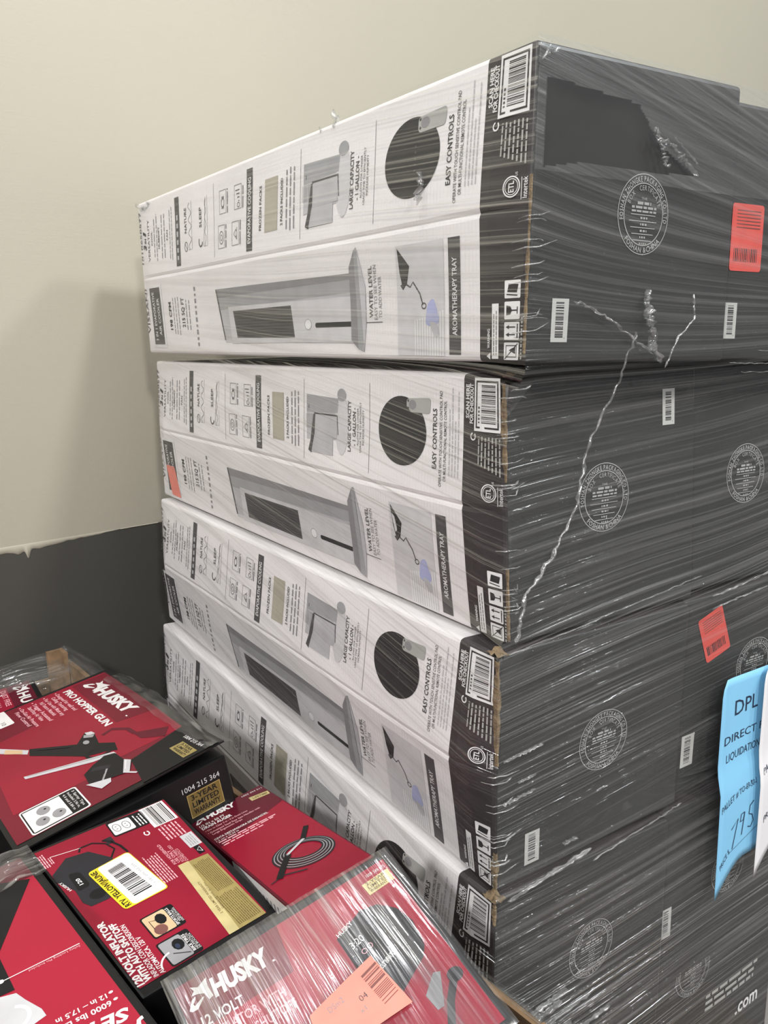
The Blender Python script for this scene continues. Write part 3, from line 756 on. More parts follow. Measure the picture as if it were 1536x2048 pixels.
LAYER = ['topmost', 'second from the top', 'third from the top', 'fourth from the top', 'bottom visible']
LAB1 = ['topmost long white carton of the stack, clean printed side and black taped end',
        'long white carton second from the top, its near corner crushed to brown board',
        'long white carton third from the top, worn brown strip down its near edge',
        'long white carton fourth from the top, its lower side shaded behind the red boxes',
        'lowest carton of the near column, just a corner of its black end showing']
LAB2 = ['black carton end at upper right with a tall red sticker, beside the topmost carton',
        'black carton end at right in the second row, round stamp cut by the frame',
        'black carton end at right behind the blue paper sheet, with a tilted red sticker',
        'black carton end at right just below the tip of the blue sheet',
        'black carton end in the lowest row at right, white lettering at its bottom']
cartons = []
for i in range(5):
    T = make_map(CORN[i])
    e = empty('shipping_carton', T(0.5, 0.5, 0.0))
    e0 = e.location.copy(); e.rotation_euler.z = YAW; TT = (lambda T, e0: (lambda a, b, c: RI @ (T(a, b, c) - e0)))(T, e0)
    tag(e, LAB1[i], 'carton', 'cooler cartons stacked on the pallet')
    dents = {1: ((0, 0, CH, 0.06, 0.016), (0, 0, CH * 0.42, 0.05, 0.006)), 2: ((0, 0, CH, 0.05, 0.012),), 3: ((0, 0, CH, 0.05, 0.012),)}.get(i, ())
    carton_body(i, TT, e, True, dents)
    if i < 4: side_prints(i, TT, e)
    fe = (lambda TT, i: (lambda x, z, h: TT(x / CW, -(h + end_bulge(i, x / CW, z / CH)) / CL, z / CH)))(TT, i)
    st = {0: (0.174, 0.169), 1: (0.162, 0.168), 2: (0.183, 0.162), 3: (0.183, 0.181), 4: (0.17, 0.16)}[i]
    stamp(i, fe, *st, e)
    bl = {0: (0.037, 0.023), 1: (0.276, 0.252), 2: (0.047, 0.018), 3: (0.05, 0.02), 4: (0.05, 0.02)}[i]
    if i != 3: code_label(fe, *bl, e, seed=i)
    if i == 1: torn_edge(TT, e, 0.62, 0.97, 4, 0.010); crushed_tip(TT, e, 1.0, 5); torn_edge(TT, e, 0.02, 0.30, 14, 0.006)
    if i == 2: torn_edge(TT, e, 0.55, 0.98, 6, 0.016); torn_edge(TT, e, 0.01, 0.17, 7, 0.018); crushed_tip(TT, e, 1.0, 8)
    if i == 3: torn_edge(TT, e, 0.90, 1.0, 9, 0.010); crushed_tip(TT, e, 1.0, 10)
    if i == 0: torn_edge(TT, e, 0.03, 0.60, 11, 0.0025)
    if i == 1:   # salmon sticker on the far end of the white side
        q = P(); q.rpoly([(0.010, 1.130), (0.083, 1.150), (0.083, 1.207), (0.010, 1.190)], 0.006, 'sticker_coral', 4)
        q.emit('price_sticker', (lambda TT, i: (lambda x, y, h: TT(-(h + bulge(i, y / CL, x / CH)) / CW, y / CL, x / CH)))(TT, i), e)
    cartons.append(e)
    # neighbour to the right
    C0 = CORN[i]; gap = 0.004
    def shift(row, dz):
        C, L, R = [Vector(p) for p in row]
        d = (R - C).normalized(); s = (R - C) + d * gap + DB * 0.012
        return tuple(tuple(p + s + Vector((0, 0, dz))) for p in (C, L, R))
    C2 = (shift(C0[0], -0.012 if i == 0 else -0.002), shift(C0[1], 0.002))
    T2 = make_map(C2); e = empty('shipping_carton', T2(0.5, 0.5, 0.0)); e0 = e.location.copy()
    e.rotation_euler.z = YAW; TT = (lambda T, e0: (lambda a, b, c: RI @ (T(a, b, c) - e0)))(T2, e0)
    tag(e, LAB2[i], 'carton', 'cooler cartons stacked on the pallet')
    carton_body(i, TT, e, False)
    fe = (lambda TT, i: (lambda x, z, h: TT(x / CW, -(h + end_bulge(i, x / CW, z / CH)) / CL, z / CH)))(TT, i)
    stamp(i, fe, *{0: (0.176, 0.17), 1: (0.130, 0.165), 2: (0.176, 0.188), 3: (0.17, 0.17), 4: (0.10, 0.295)}[i], e)
    if i == 0:
        code_label(fe, 0.008, 0.028, e, seed=21); red_sticker(fe, [(0.010, 0.205), (0.076, 0.205), (0.076, 0.118), (0.010, 0.118)], e, 1)
    if i == 2:
        code_label(fe, 0.014, 0.046, e, 0.028, 0.056, seed=22); red_sticker(fe, [(0.030, 0.292), (0.083, 0.310), (0.112, 0.232), (0.058, 0.216)], e, 2)
    if i == 3:
        code_label(fe, 0.004, 0.10, e, 0.024, 0.055, seed=23)
    if i == 4:
        q = P(); q.text('.com', 0.235, 0.135, 0.070, 0.030, 'ink_white', 2, bold=0.02)
        q.block(0.14, 0.19, 0.30, 0.23, 3, 'ink_silver', 2, 9, 0.5, 0.2)
        q.emit('web_lettering', fe, e)

# pallet under the stack
pal = empty('wooden_pallet', O0 + DA * 0.35 + DB * 0.62); p0 = pal.location.copy()
tag(pal, 'wooden pallet under the stack of white and black cartons', 'pallet')
def pal_box(name, a0, b0, z0, a1, b1, z1):
    mb = MB(); v, f = box_faces(a0, b0, z0, a1, b1, z1)
    mb.add([O0 + DA * x + DB * y + Vector((0, 0, z)) - p0 for x, y, z in v], f); mb.build(name, ['pallet_wood'], pal)
for k in range(3): pal_box('stringer', -0.03 + k * 0.35, -0.04, 0.0, 0.04 + k * 0.35, 1.30, 0.115)
for k in range(8): pal_box('deck_board', -0.03, -0.04 + k * 0.175, 0.115, 0.74, 0.07 + k * 0.175, 0.137)

# ------------------------------------------------------------------ stretch film round the stack
ZS = []
for i in range(5):
    for row in CORN[i]:
        C, L, R = [Vector(p) for p in row]
        ZS.append((C.z, -(C - O0).dot(DA), -(L - O0).dot(DA), -(C - O0).dot(DB), -(R - O0).dot(DB), (L - O0).dot(DB)))
def prof(z, k):
    if z >= ZS[0][0]: return ZS[0][k]
    for a, b in zip(ZS, ZS[1:]):
        if a[0] >= z >= b[0]:
            t = (a[0] - z) / max(a[0] - b[0], 1e-6)
            if a[0] - b[0] < 0.03: return max(a[k], b[k])
            return a[k] * (1 - t) + b[k] * t
    return ZS[-1][k]
def wide(z, k):
    s = [max(prof(z + d + o, k) for o in (-0.02, -0.01, 0, 0.01, 0.02)) for d in (-0.02, -0.01, 0, 0.01, 0.02)]
    return sum(s) / len(s)
def layer_at(z):
    for i in range(5):
        t = CORN[i][0][0][2]; b = CORN[i][1][0][2]
        if z >= b: return i, min(1.0, max(0.0, (z - b) / (t - b)))
    return 4, 0.0
zrows = []; z = 1.789
while z > 0.14:
    zrows.append(z); z -= 0.0025 if 1.66 < z < 1.76 else 0.011
OFF = 0.0045
def film_end(A, z, off=OFF):
    t = A / CW
    wb = wide(z, 3) * (1 - t) + wide(z, 4) * t + off + 0.003
    return O0 + DA * A - DB * wb + Vector((0, 0, z))
def film_side(s, z, off=OFF):
    wa = wide(z, 1) * (1 - s) + wide(z, 2) * s + off
    i, c = layer_at(z); wa += max(0.0, bulge(i, s, c)) if s > 0 else 0
    b0 = -wide(z, 3) - off - 0.003; b1 = prof(z, 5)
    return O0 - DA * wa + DB * (b0 * (1 - s) + b1 * s) + Vector((0, 0, z))
HOLE = [(0.012, 1.752), (0.150, 1.744), (0.172, 1.722), (0.186, 1.708), (0.256, 1.678), (0.062, 1.675), (0.012, 1.667)]
def inside(x, y, P):
    r = False; j = len(P) - 1
    for i in range(len(P)):
        if (P[i][1] > y) != (P[j][1] > y) and x < (P[j][0] - P[i][0]) * (y - P[i][1]) / (P[j][1] - P[i][1]) + P[i][0]: r = not r
        j = i
    return r
def tilt(z):
    if z > 1.62: return 0.16
    if z > 1.42: return 0.16 - (1.62 - z) / 0.20 * 0.26
    if z > 0.85: return -0.10
    return -0.05
film = empty('stretch_film', (O0.x, O0.y, 0.14)); f0 = film.location.copy()
tag(film, 'clear stretch film wound round the whole carton stack, torn open near the top', 'plastic film')
# end of the stack
us = [-0.02 + 0.0 * k for k in range(0)] + [None]
mb = MB(); uvs = []; cols = [0.0]; A = 0.0
while A < 0.72: A += 0.003 if A < 0.27 else 0.0075; cols.append(A)
for z in zrows:
    a_c = -wide(z, 1) - OFF
    for A in cols:
        aa = a_c + (A / 0.72) * (0.72 - a_c)
        p = film_end(aa, z); mb.v.append(tuple(p - f0)); uvs.append((aa, z + tilt(z) * aa))
nc = len(cols)
for y in range(len(zrows) - 1):
    for x in range(nc - 1):
        zc = (zrows[y] + zrows[y + 1]) / 2
        if inside(cols[x] + 0.0015, zc, HOLE): continue
        a = y * nc + x; mb.f.append([a, a + nc, a + nc + 1, a + 1]); mb.m.append(0)
mb.build('end_film', ['stretch_film'], film, smooth=True, uvs=uvs)
# a second turn of film round the top
mb = MB(); uvs = []; zr2 = [z for z in zrows if z > 1.60]
for z in zr2:
    a_c = -wide(z, 1) - OFF
    for A in cols:
        aa = a_c + (A / 0.72) * (0.72 - a_c)
        mb.v.append(tuple(film_end(aa, z, OFF + 0.0015) - f0)); uvs.append((aa + 2, z + 0.25 * aa))
for y in range(len(zr2) - 1):
    for x in range(nc - 1):
        zc = (zr2[y] + zr2[y + 1]) / 2
        if inside(cols[x] + 0.0015, zc, HOLE) or zc < 1.664: continue
        a = y * nc + x; mb.f.append([a, a + nc, a + nc + 1, a + 1]); mb.m.append(0)
mb.build('end_film', ['top_film'], film, smooth=True, uvs=uvs)
# long white side
mb = MB(); uvs = []; ns = 70
for z in zrows:
    for k in range(ns + 1):
        s = k / ns; p = film_side(s, z); mb.v.append(tuple(p - f0))
        uu = -s * CL; kk = 0.16 if z < 1.47 else 0.05
        uvs.append((uu + 5.0, z + kk * (uu)))
for y in range(len(zrows) - 1):
    for x in range(ns):
        a = y * (ns + 1) + x; mb.f.append([a, a + 1, a + ns + 2, a + ns + 1]); mb.m.append(0)
mb.build('side_film', ['side_film'], film, smooth=True, uvs=uvs)

def rope(name, pts, r, m='film_rope', seed=0, jit=0.002, sub=10, flat=0.6):
    """gathered film: a lumpy cord along points on the film"""
    rn = random.Random(seed); out = []; rad = []
    for k in range(len(pts) - 1):
        a, b = Vector(pts[k]), Vector(pts[k + 1])
        for j in range(sub):
            out.append(a.lerp(b, j / sub) + Vector((rn.uniform(-jit, jit), rn.uniform(-jit, jit), rn.uniform(-jit, jit)))); rad.append(r * rn.uniform(0.5, 1.25))
    out.append(Vector(pts[-1])); rad.append(r * 0.3); rad[0] *= 0.4
    mb = MB(); tube(mb, [p - f0 for p in out], rad, 6, 0, flat)
    uv_ = [(v[0] + v[1], v[2]) for v in mb.v]
    return mb.build(name, [m], film, smooth=True, uvs=uv_)
FE = lambda A, z, o=0.004: film_end(A, z, OFF + o)
rope('film_rope', [FE(0.160, 1.50), FE(0.152, 1.445), FE(0.128, 1.36), FE(0.112, 1.29), FE(0.070, 1.235), FE(0.030, 1.195), FE(0.012, 1.14)], 0.0030, seed=1)
rope('film_knot', [FE(0.172, 1.548), FE(0.175, 1.530), FE(0.178, 1.512), FE(0.190, 1.49), FE(0.205, 1.465)], 0.0065, seed=2, sub=8, jit=0.003)
rope('film_knot', [FE(0.055, 1.535), FE(0.10, 1.52), FE(0.15, 1.495), FE(0.19, 1.475)], 0.0022, seed=3)
rope('film_fold', [FE(0.258, 1.545), FE(0.262, 1.515), FE(0.235, 1.495), FE(0.212, 1.458)], 0.0018, seed=4, jit=0.0008)
rope('film_fold', [FE(0.170, 1.722), FE(0.180, 1.712), FE(0.205, 1.708), FE(0.222, 1.694), FE(0.252, 1.679)], 0.0032, seed=5)
rope('film_fold', [FE(0.178, 1.712), FE(0.186, 1.702), FE(0.190, 1.690), FE(0.196, 1.683)], 0.0028, seed=6)
rope('film_fold', [FE(0.205, 1.716), FE(0.228, 1.704), FE(0.250, 1.692)], 0.0016, seed=7, jit=0.0005)
# gathered film along the rows where one carton rides over the next
for k, (z, A0, A1, r) in enumerate(((1.128, 0.0, 0.36, 0.0020), (1.131, 0.38, 0.66, 0.0034), (1.112, 0.38, 0.60, 0.0022), (0.803, -0.004, 0.15, 0.0042), (0.801, 0.15, 0.34, 0.0016), (0.932, -0.004, 0.05, 0.003), (0.990, -0.004, 0.06, 0.0026), (0.955, 0.02, 0.05, 0.003),
                                    (0.610, 0.02, 0.11, 0.005), (0.596, 0.015, 0.10, 0.0055), (0.575, 0.02, 0.16, 0.0035), (0.552, 0.03, 0.12, 0.005), (0.530, 0.05, 0.20, 0.004), (0.840, 0.10, 0.125, 0.004), (1.460, 0.34, 0.60, 0.0022), (1.475, 0.40, 0.64, 0.0018), (1.447, 0.38, 0.62, 0.0015))):
    rope('film_fold', [FE(A0 + (A1 - A0) * t / 3, z + 0.10 * (A1 - A0) * t / 3 * (1 if z < 1.4 else -0.3)) for t in range(4)], r, seed=20 + k, jit=0.0009, flat=0.35)
# little bright pleats where the film turns the near corner
rn = random.Random(12)
for k in range(46):
    z = rn.choice([rn.uniform(1.49, 1.62), rn.uniform(1.14, 1.30), rn.uniform(0.82, 0.97), rn.uniform(1.30, 1.44)])
    rope('film_pleat', [film_side(0.022 * rn.uniform(0.3, 1), z, OFF + 0.002), film_side(0.004, z + 0.002, OFF + 0.003), film_end(-wide(z, 1) + 0.006, z + 0.003, OFF + 0.003), film_end(rn.uniform(0.005, 0.03), z + rn.uniform(0.0, 0.012), OFF + 0.002)], rn.uniform(0.0008, 0.0017), seed=100 + k, jit=0.0004, sub=2)
# crumples at the top corner and on the top edge
for k in range(5):
    A = rn.uniform(-0.004, 0.02)
    rope('film_knot', [film_end(A, 1.778 + rn.uniform(-0.010, 0.006), OFF - 0.002), film_end(A + rn.uniform(0.004, 0.014), 1.785 + rn.uniform(-0.008, 0.004), OFF - 0.004)], 0.0025, seed=200 + k, sub=4)
rope('film_tuft', [film_side(0.315, 1.780, 0.001), film_side(0.313, 1.793, -0.001), film_side(0.318, 1.808, -0.003)], 0.005, seed=230, sub=4, jit=0.004)
rope('film_tuft', [film_side(0.345, 1.782, 0.002), film_side(0.343, 1.792, 0.002)], 0.003, seed=231, sub=4)
rope('film_tuft', [film_side(0.995, 1.792, 0.003), film_side(0.96, 1.780, 0.003), film_side(0.93, 1.788, 0.003)], 0.005, seed=232, sub=5, jit=0.004)
rope('film_tuft', [film_side(0.150, 1.690, 0.006), film_side(0.147, 1.674, 0.006), film_side(0.155, 1.660, 0.006)], 0.006, seed=233, sub=5, jit=0.004)

# ------------------------------------------------------------------ sale sheets stuck on the film
def sheet(name, A0, z0, w, h, curl, m, seed, off):
    mb = MB(); nu, nv = 16, 24; v = []
    def S(x, y, d=0.0):          # x from left, y from bottom
        u = x / w; t = y / h
        lift = off + curl * (1 - t) ** 1.6 * (0.35 + 0.65 * (1 - u)) + 0.006 * math.sin(u * 5 + seed) * t * (1 - t) + 0.004 * max(0, (0.15 - u) / 0.15) ** 2 * t
        sag = -0.055 * max(0.0, (0.30 - u) / 0.30) ** 1.5 * (1 - t) ** 2
        return film_end(A0 + x + 0.012 * (1 - t), z0 + y + sag, OFF + lift + d)
    return S, (nu, nv, w, h)
def build_sheet(name, label, A0, z0, w, h, curl, m, seed, off, lettering):
    S, (nu, nv, w, h) = sheet(name, A0, z0, w, h, curl, m, seed, off)
    e = empty(name, S(w / 2, 0)); e0 = e.location.copy()
    mb = MB(); v = []
    for d in (0.0, -0.0004):
        for j in range(nv + 1):
            for i in range(nu + 1):
                x = w * i / nu; y = h * j / nv
                if i <= 1 and j >= nv - 1: x += (0.012 if j == nv else 0.003) * (1 if i == 0 else 0.3)
                v.append(S(x, y, d) - e0)
    n = (nu + 1) * (nv + 1); f = []
    for j in range(nv):
        for i in range(nu):
            a = j * (nu + 1) + i; f.append((a, a + 1, a + nu + 2, a + nu + 1)); f.append((n + a, n + a + nu + 1, n + a + nu + 2, n + a + 1))
    edge = [i for i in range(nu)]
    for i in range(nu):
        f.append((i, n + i, n + i + 1, i + 1)); t = nv * (nu + 1) + i; f.append((t, t + 1, n + t + 1, n + t))
    for j in range(nv):
        a = j * (nu + 1); f.append((a, a + nu + 1, n + a + nu + 1, n + a)); b = a + nu; f.append((b, n + b, n + b + nu + 1, b + nu + 1))
    mb.add(v, f); mb.build('paper', [m], e, smooth=True)
    q = P(); lettering(q)
    q.emit('lettering', lambda x, y, d: S(x, y, d) - e0, e, lift=0.0003)
    tag(e, label, 'paper sheet', 'sale sheets on the stack')
def blue_text(q):      # x from 0.418, y from 0.676 on the stack
    m = 'pen_navy'
    q.text('DPL', 0.036, 0.252, 0.058, 0.024, m)
    q.text('DIRECT PRICE', 0.014, 0.210, 0.150, 0.013, m)
    q.text('LIQUIDATION', 0.021, 0.180, 0.086, 0.013, m)
    q.text('PALLET # TO-69-50-1', 0.006, 0.115, 0.090, 0.010, m, 2, 0.06)
    q.text('PRICE $', 0.010, 0.030, 0.022, 0.009, m, 2, 0.3)
    q.line([(0.030, 0.036), (0.104, 0.042)], 0.0008, m)
    q.line([(0.033, 0.071), (0.049, 0.078), (0.037, 0.036)], 0.0019, m, 3)
    q.line([(0.065, 0.080), (0.057, 0.080), (0.055, 0.068), (0.063, 0.067), (0.066, 0.080), (0.060, 0.042)], 0.0019, m, 3)
    q.line([(0.090, 0.092), (0.080, 0.086), (0.078, 0.072), (0.087, 0.068), (0.091, 0.056), (0.084, 0.047), (0.076, 0.050)], 0.0019, m, 3)
def white_text(q):
    q.text('PALLET #', 0.012, 0.138, 0.05, 0.010, 'pen_navy'); q.text('PRICE $', 0.016, 0.062, 0.036, 0.010, 'pen_navy')
build_sheet('sale_sheet', 'light blue paper sheet on the stack, DPL heading and handwritten 795', 0.416, 0.676, 0.216, 0.316, 0.004, 'paper_blue', 0.4, 0.006, blue_text)
build_sheet('sale_sheet', 'white paper sheet overlapping the blue one, cut off by the right edge', 0.506, 0.686, 0.205, 0.310, 0.004, 'paper_white', 1.4, 0.014, white_text)

# ------------------------------------------------------------------ red tool boxes in the bin
def euler_mat(yaw, tx, ty):
    return Matrix.Rotation(math.radians(yaw), 3, 'Z') @ Matrix.Rotation(math.radians(ty), 3, 'Y') @ Matrix.Rotation(math.radians(tx), 3, 'X')
def product_box(name, label, Pt, ang, w, h, depth, top='box_black', side='box_black', group='red tool boxes in the bin', k=1.0):
    e = empty(name); M = euler_mat(*ang); e.rotation_euler = M.to_euler()
    e.location = Vector(Pt) - M @ Vector((0, 0, depth))
    tag(e, label, 'box', group)
    mb = MB(); r = 0.003
    bm = bmesh.new(); bmesh.ops.create_cube(bm, size=1.0)
    for v in bm.verts: v.co = Vector(((v.co.x + 0.5) * w, (v.co.y + 0.5) * h, (v.co.z + 0.5) * depth))
    bmesh.ops.bevel(bm, geom=list(bm.edges), offset=r, segments=2, affect='EDGES', profile=0.6)
    me = bpy.data.meshes.new('box_body'); bm.to_mesh(me); bm.free()
    me.materials.append(MATS[side]); o = bpy.data.objects.new('box_body', me); COL.objects.link(o); o.parent = e
    fm = lambda x, y, d: Vector((x * k, y * k, depth + d))
    return e, fm

# --- paint hopper gun box
e, fm = product_box('hopper_gun_box', 'large red and black box with a paint hopper gun picture, lid bulging open', (-0.8179, 1.3903, 0.7885), (-51.96, 8.59, -4.06), 0.5142, 0.3155, 0.100)
def lidz(x, y): return 0.006 * math.sin(math.pi * x / 0.52) + 0.010 * max(0.0, (x - 0.36) / 0.15) ** 2 * (y / 0.3155)
mb = MB(); nx, ny = 24, 12; v = []
for d in (0.0115, 0.009):
    for j in range(ny + 1):
        for i in range(nx + 1):
            x = -0.003 + 0.5202 * i / nx; y = -0.003 + 0.3215 * j / ny
            v.append(fm(x, y, d - 0.0115 + lidz(x, y)))
n = (nx + 1) * (ny + 1); f = []
for j in range(ny):
    for i in range(nx):
        a = j * (nx + 1) + i; f.append((a, a + 1, a + nx + 2, a + nx + 1)); f.append((n + a, n + a + nx + 1, n + a + nx + 2, n + a + 1))
for i in range(nx): f.append((i, n + i, n + i + 1, i + 1)); t = ny * (nx + 1) + i; f.append((t, t + 1, n + t + 1, n + t))
for j in range(ny): a = j * (nx + 1); f.append((a, a + nx + 1, n + a + nx + 1, n + a)); b = a + nx; f.append((b, n + b, n + b + nx + 1, b + nx + 1))
mb.add(v, f); mb.build('lid', ['box_black'], e, smooth=False)
body = [c for c in e.children if c.name.startswith('box_body')][0]
for v_ in body.data.vertices:
    if v_.co.z > 0.05: v_.co.z -= 0.014
fl = lambda x, y, d: fm(x, y, d + lidz(x, y))
q = P()
q.quad([(0.004, 0.004), (0.500, 0.004), (0.505, 0.300), (0.010, 0.305)], 'box_red_mid', 1, 24, 14)
q.quad([(0.010, 0.130), (0.400, 0.130), (0.400, 0.300), (0.012, 0.303)], 'box_red', 2, 18, 8)
q.quad([(0.018, 0.235), (0.275, 0.232), (0.292, 0.300), (0.018, 0.303)], 'box_red_mid', 3, 12, 3)
q.quad([(0.150, 0.040), (0.420, 0.020), (0.420, 0.130), (0.140, 0.130)], 'box_red', 2, 14, 6)
q.emit('red_panel', fl, e)
q = P()
q.quad([(0.426, 0.199), (0.514, 0.184), (0.514, 0.311), (0.396, 0.303)], 'print_black', 4, 12, 12)
q.quad([(0.150, 0.046), (0.232, 0.094), (0.246, 0.088), (0.166, 0.036)], 'print_silver', 4); q.quad([(0.190, 0.066), (0.222, 0.086), (0.236, 0.082), (0.206, 0.060)], 'print_tan', 5)
q.poly([(0.229, 0.096), (0.292, 0.157), (0.263, 0.179), (0.280, 0.191), (0.322, 0.184), (0.345, 0.203), (0.374, 0.197), (0.362, 0.183), (0.348, 0.154), (0.255, 0.089)], 'print_black', 5)
q.poly([(0.262, 0.180), (0.268, 0.190), (0.282, 0.192), (0.276, 0.180)], 'print_silver', 6)
q.ring(0.350, 0.176, 0.018, 0.022, 0.006, 'print_black', 5, 14)
q.poly([(0.320, 0.062), (0.374, 0.190), (0.383, 0.191), (0.376, 0.155), (0.330, 0.062)], 'print_silver', 6)
q.line([(0.324, 0.066), (0.378, 0.186)], 0.002, 'print_grey', 7)
q.poly([(0.402, 0.132), (0.386, 0.151), (0.372, 0.176), (0.380, 0.190), (0.414, 0.192), (0.428, 0.200), (0.460, 0.184), (0.452, 0.158), (0.441, 0.127)], 'print_black', 6)
q.poly([(0.414, 0.192), (0.426, 0.199), (0.459, 0.184), (0.455, 0.175)], 'print_silver', 7)
q.poly([(0.436, 0.123), (0.451, 0.157), (0.463, 0.153), (0.469, 0.136)], 'print_silver', 7)
q.line([(0.455, 0.178), (0.474, 0.190)], 0.004, 'print_silver', 7)
q.line([(0.246, 0.104), (0.290, 0.146)], 0.0022, 'print_charcoal', 7); q.poly([(0.270, 0.176), (0.284, 0.190), (0.292, 0.184), (0.280, 0.172)], 'print_grey', 7); q.ell(0.300, 0.170, 0.008, 0.005, 'print_grey', 7, 10)
q.line([(0.414, 0.165), (0.446, 0.146)], 0.003, 'print_grey', 7); q.poly([(0.394, 0.148), (0.410, 0.172), (0.420, 0.166), (0.404, 0.142)], 'print_charcoal', 7); q.line([(0.420, 0.193), (0.446, 0.182)], 0.0016, 'print_white', 8)
q.line([(0.300, 0.198), (0.293, 0.217), (0.318, 0.236), (0.345, 0.238)], 0.008, 'box_red_deep', 4); q.poly([(0.340, 0.236), (0.376, 0.286), (0.402, 0.268), (0.372, 0.238)], 'box_red_deep', 4)
q.emit('gun_picture', fl, e)
q = P()
q.dog(0.036, 0.252, 0.062, 0.034, 'print_white', 5)
q.text('HUSKY', 0.094, 0.2535, 0.166, 0.0235, 'print_white', 5, 0.02, bold=0.055, shear=0.1); q.ell(0.268, 0.2535, 0.003, 0.0016, 'print_white', 5, 8)
q.text('PRO HOPPER GUN', 0.030, 0.2135, 0.243, 0.0130, 'print_white', 5, bold=0.04)
for k, (y, t1, t2) in enumerate(((0.1985, 'Designed for wall and', 'Ceiling Texturing'), (0.176, 'For Use with Most any', 'Full Texture Materials'), (0.1535, 'Trigger Actuated', 'Start/Stop Air Valve'), (0.130, 'On-Gun Air Pressure', 'Flow Control'))):
    q.ell(0.022, y + 0.003, 0.0025, 0.0018, 'print_pink', 5, 8)
    q.text(t1, 0.030, y, 0.118, 0.0070, 'print_pink', 5, bold=0.02); q.text(t2, 0.036, y - 0.0105, 0.095, 0.0070, 'print_pink', 5, bold=0.02)
q.text('1004 215 364', 0.436, 0.2845, 0.062, 0.0068, 'print_white', 6, 0.04, bold=0.01)
q.emit('lettering', fl, e)
q = P()
q.rpoly([(0.4227, 0.026), (0.4997, 0.026), (0.4997, 0.1103), (0.4227, 0.1103)], 0.006, 'print_white', 4); q.rpoly([(0.426, 0.028), (0.4965, 0.028), (0.4965, 0.108), (0.426, 0.108)], 0.005, 'print_black', 5)
q.rect(0.429, 0.030, 0.494, 0.084, 'print_white', 6)
for x, y in ((0.4476, 0.0555), (0.475, 0.0705), (0.475, 0.047)):
    q.ell(x, y, 0.0125, 0.0095, 'print_grey', 7, 16); q.ell(x - 0.002, y + 0.003, 0.002, 0.002, 'print_black', 8, 8)
for k, t in enumerate(('3 Spray Tips', 'Included 3.96 m,', '4.4 and 5.84 m')): q.text(t, 0.432, 0.1015 - 0.0068 * k, 0.056, 0.0040, 'print_white', 7)
q.emit('tips_panel', fl, e, base=6)
q = P()
q.rect(0.450, 0.254, 0.504, 0.278, 'gold_foil', 5)
for k, (t, ww) in enumerate((('3-YEAR', 0.038), ('LIMITED', 0.042), ('WARRANTY', 0.044))): q.text(t, 0.456, 0.2710 - k * 0.0072, ww, 0.0052, 'print_black', 6, bold=0.02)
q.emit('warranty_label', fl, e, base=5)
q = P(); q.rpoly([(0.000, 0.080), (0.085, 0.080), (0.085, 0.108), (0.000, 0.108)], 0.004, 'print_white', 4); q.text('10', 0.060, 0.088, 0.016, 0.008, 'ink_dark', 5); q.emit('tips_panel', fl, e)
fs = lambda y, z, d: Vector((0.5142 + d, y, z))
q = P()
q.text('1004 215 364', 0.235, 0.058, 0.064, 0.0085, 'print_silver', 2)
q.rect(0.240, 0.013, 0.297, 0.053, 'gold_ink', 1); q.frame(0.240, 0.013, 0.297, 0.053, 0.0012, 'gold_foil', 2)
for k, (t, ww) in enumerate((('3-YEAR', 0.045), ('LIMITED', 0.045), ('WARRANTY', 0.045))): q.text(t, 0.246, 0.0415 - k * 0.0120, ww, 0.0085, 'print_black', 3, bold=0.02)
q.emit('warranty_label', fs, e, base=1)

mb = MB(); uvs = []
for k in range(41):
    x = 0.06 + 0.46 * k / 40
    for j in range(9):
        t = j / 8; y = 0.286 + 0.05 * t
        zz = lidz(x, min(y, 0.3155)) + 0.004 + 0.006 * noise.noise(Vector((x * 30, t * 3, 2))) - 0.05 * max(0, t - 0.6) ** 1.3
        mb.v.append(tuple(fm(x, y + 0.004 * noise.noise(Vector((x * 22, 5, t))), zz))); uvs.append((x, t * 0.06 + 3))
for k in range(40):
    for j in range(8):
        a = k * 9 + j; mb.f.append([a, a + 1, a + 10, a + 9]); mb.m.append(0)
mb.build('loose_film', ['loose_film'], e, smooth=True, uvs=uvs)

# --- 120 volt inflator box
e, fm = product_box('inflator_box', 'flat red inflator box printed upside down, yellow edged barcode sticker across it', (-0.1376, 0.9155, 0.7793), (136.99, 3.54, -12.57), 0.2711, 0.2004, 0.125)
q = P(); q.quad([(0.014, 0.014), (0.266, 0.004), (0.266, 0.1975), (0.013, 0.1965)], 'box_red', 1, 10, 8); q.emit('red_panel', fm, e)
q = P()
q.poly([(0.218, 0.1965), (0.236, 0.170), (0.231, 0.141), (0.205, 0.122), (0.190, 0.121), (0.150, 0.135), (0.1454, 0.1605), (0.1464, 0.182), (0.157, 0.1875), (0.180, 0.186), (0.2056, 0.198)], 'print_charcoal', 3)
q.rpoly([(0.209, 0.181), (0.206, 0.167), (0.178, 0.166), (0.176, 0.183)], 0.005, 'print_black', 4)
q.text('120', 0.184, 0.1725, 0.012, 0.005, 'print_white', 5, bold=0.02)
q.text('HUSKY', 0.183, 0.1885, 0.020, 0.0035, 'print_white', 5, 0.25, bold=0.02); q.ell(0.160, 0.166, 0.008, 0.011, 'print_black', 4, 12)
q.line([(0.205, 0.1224), (0.217, 0.111), (0.232, 0.116), (0.242, 0.130), (0.2425, 0.147), (0.236, 0.1514)], 0.0026, 'print_black', 3)
q.line([(0.202, 0.0997), (0.218, 0.102), (0.231, 0.108), (0.239, 0.117)], 0.0035, 'print_black', 3); q.rect(0.228, 0.104, 0.240, 0.114, 'print_charcoal', 3)
q.line([(0.2484, 0.185), (0.2423, 0.146)], 0.0008, 'print_white', 3)
q.emit('inflator_picture', fm, e)
q = P()
q.text('120 VOLT INFLATOR', 0.015, 0.1890, 0.104, 0.0082, 'print_white', 3, -0.06, bold=0.045)
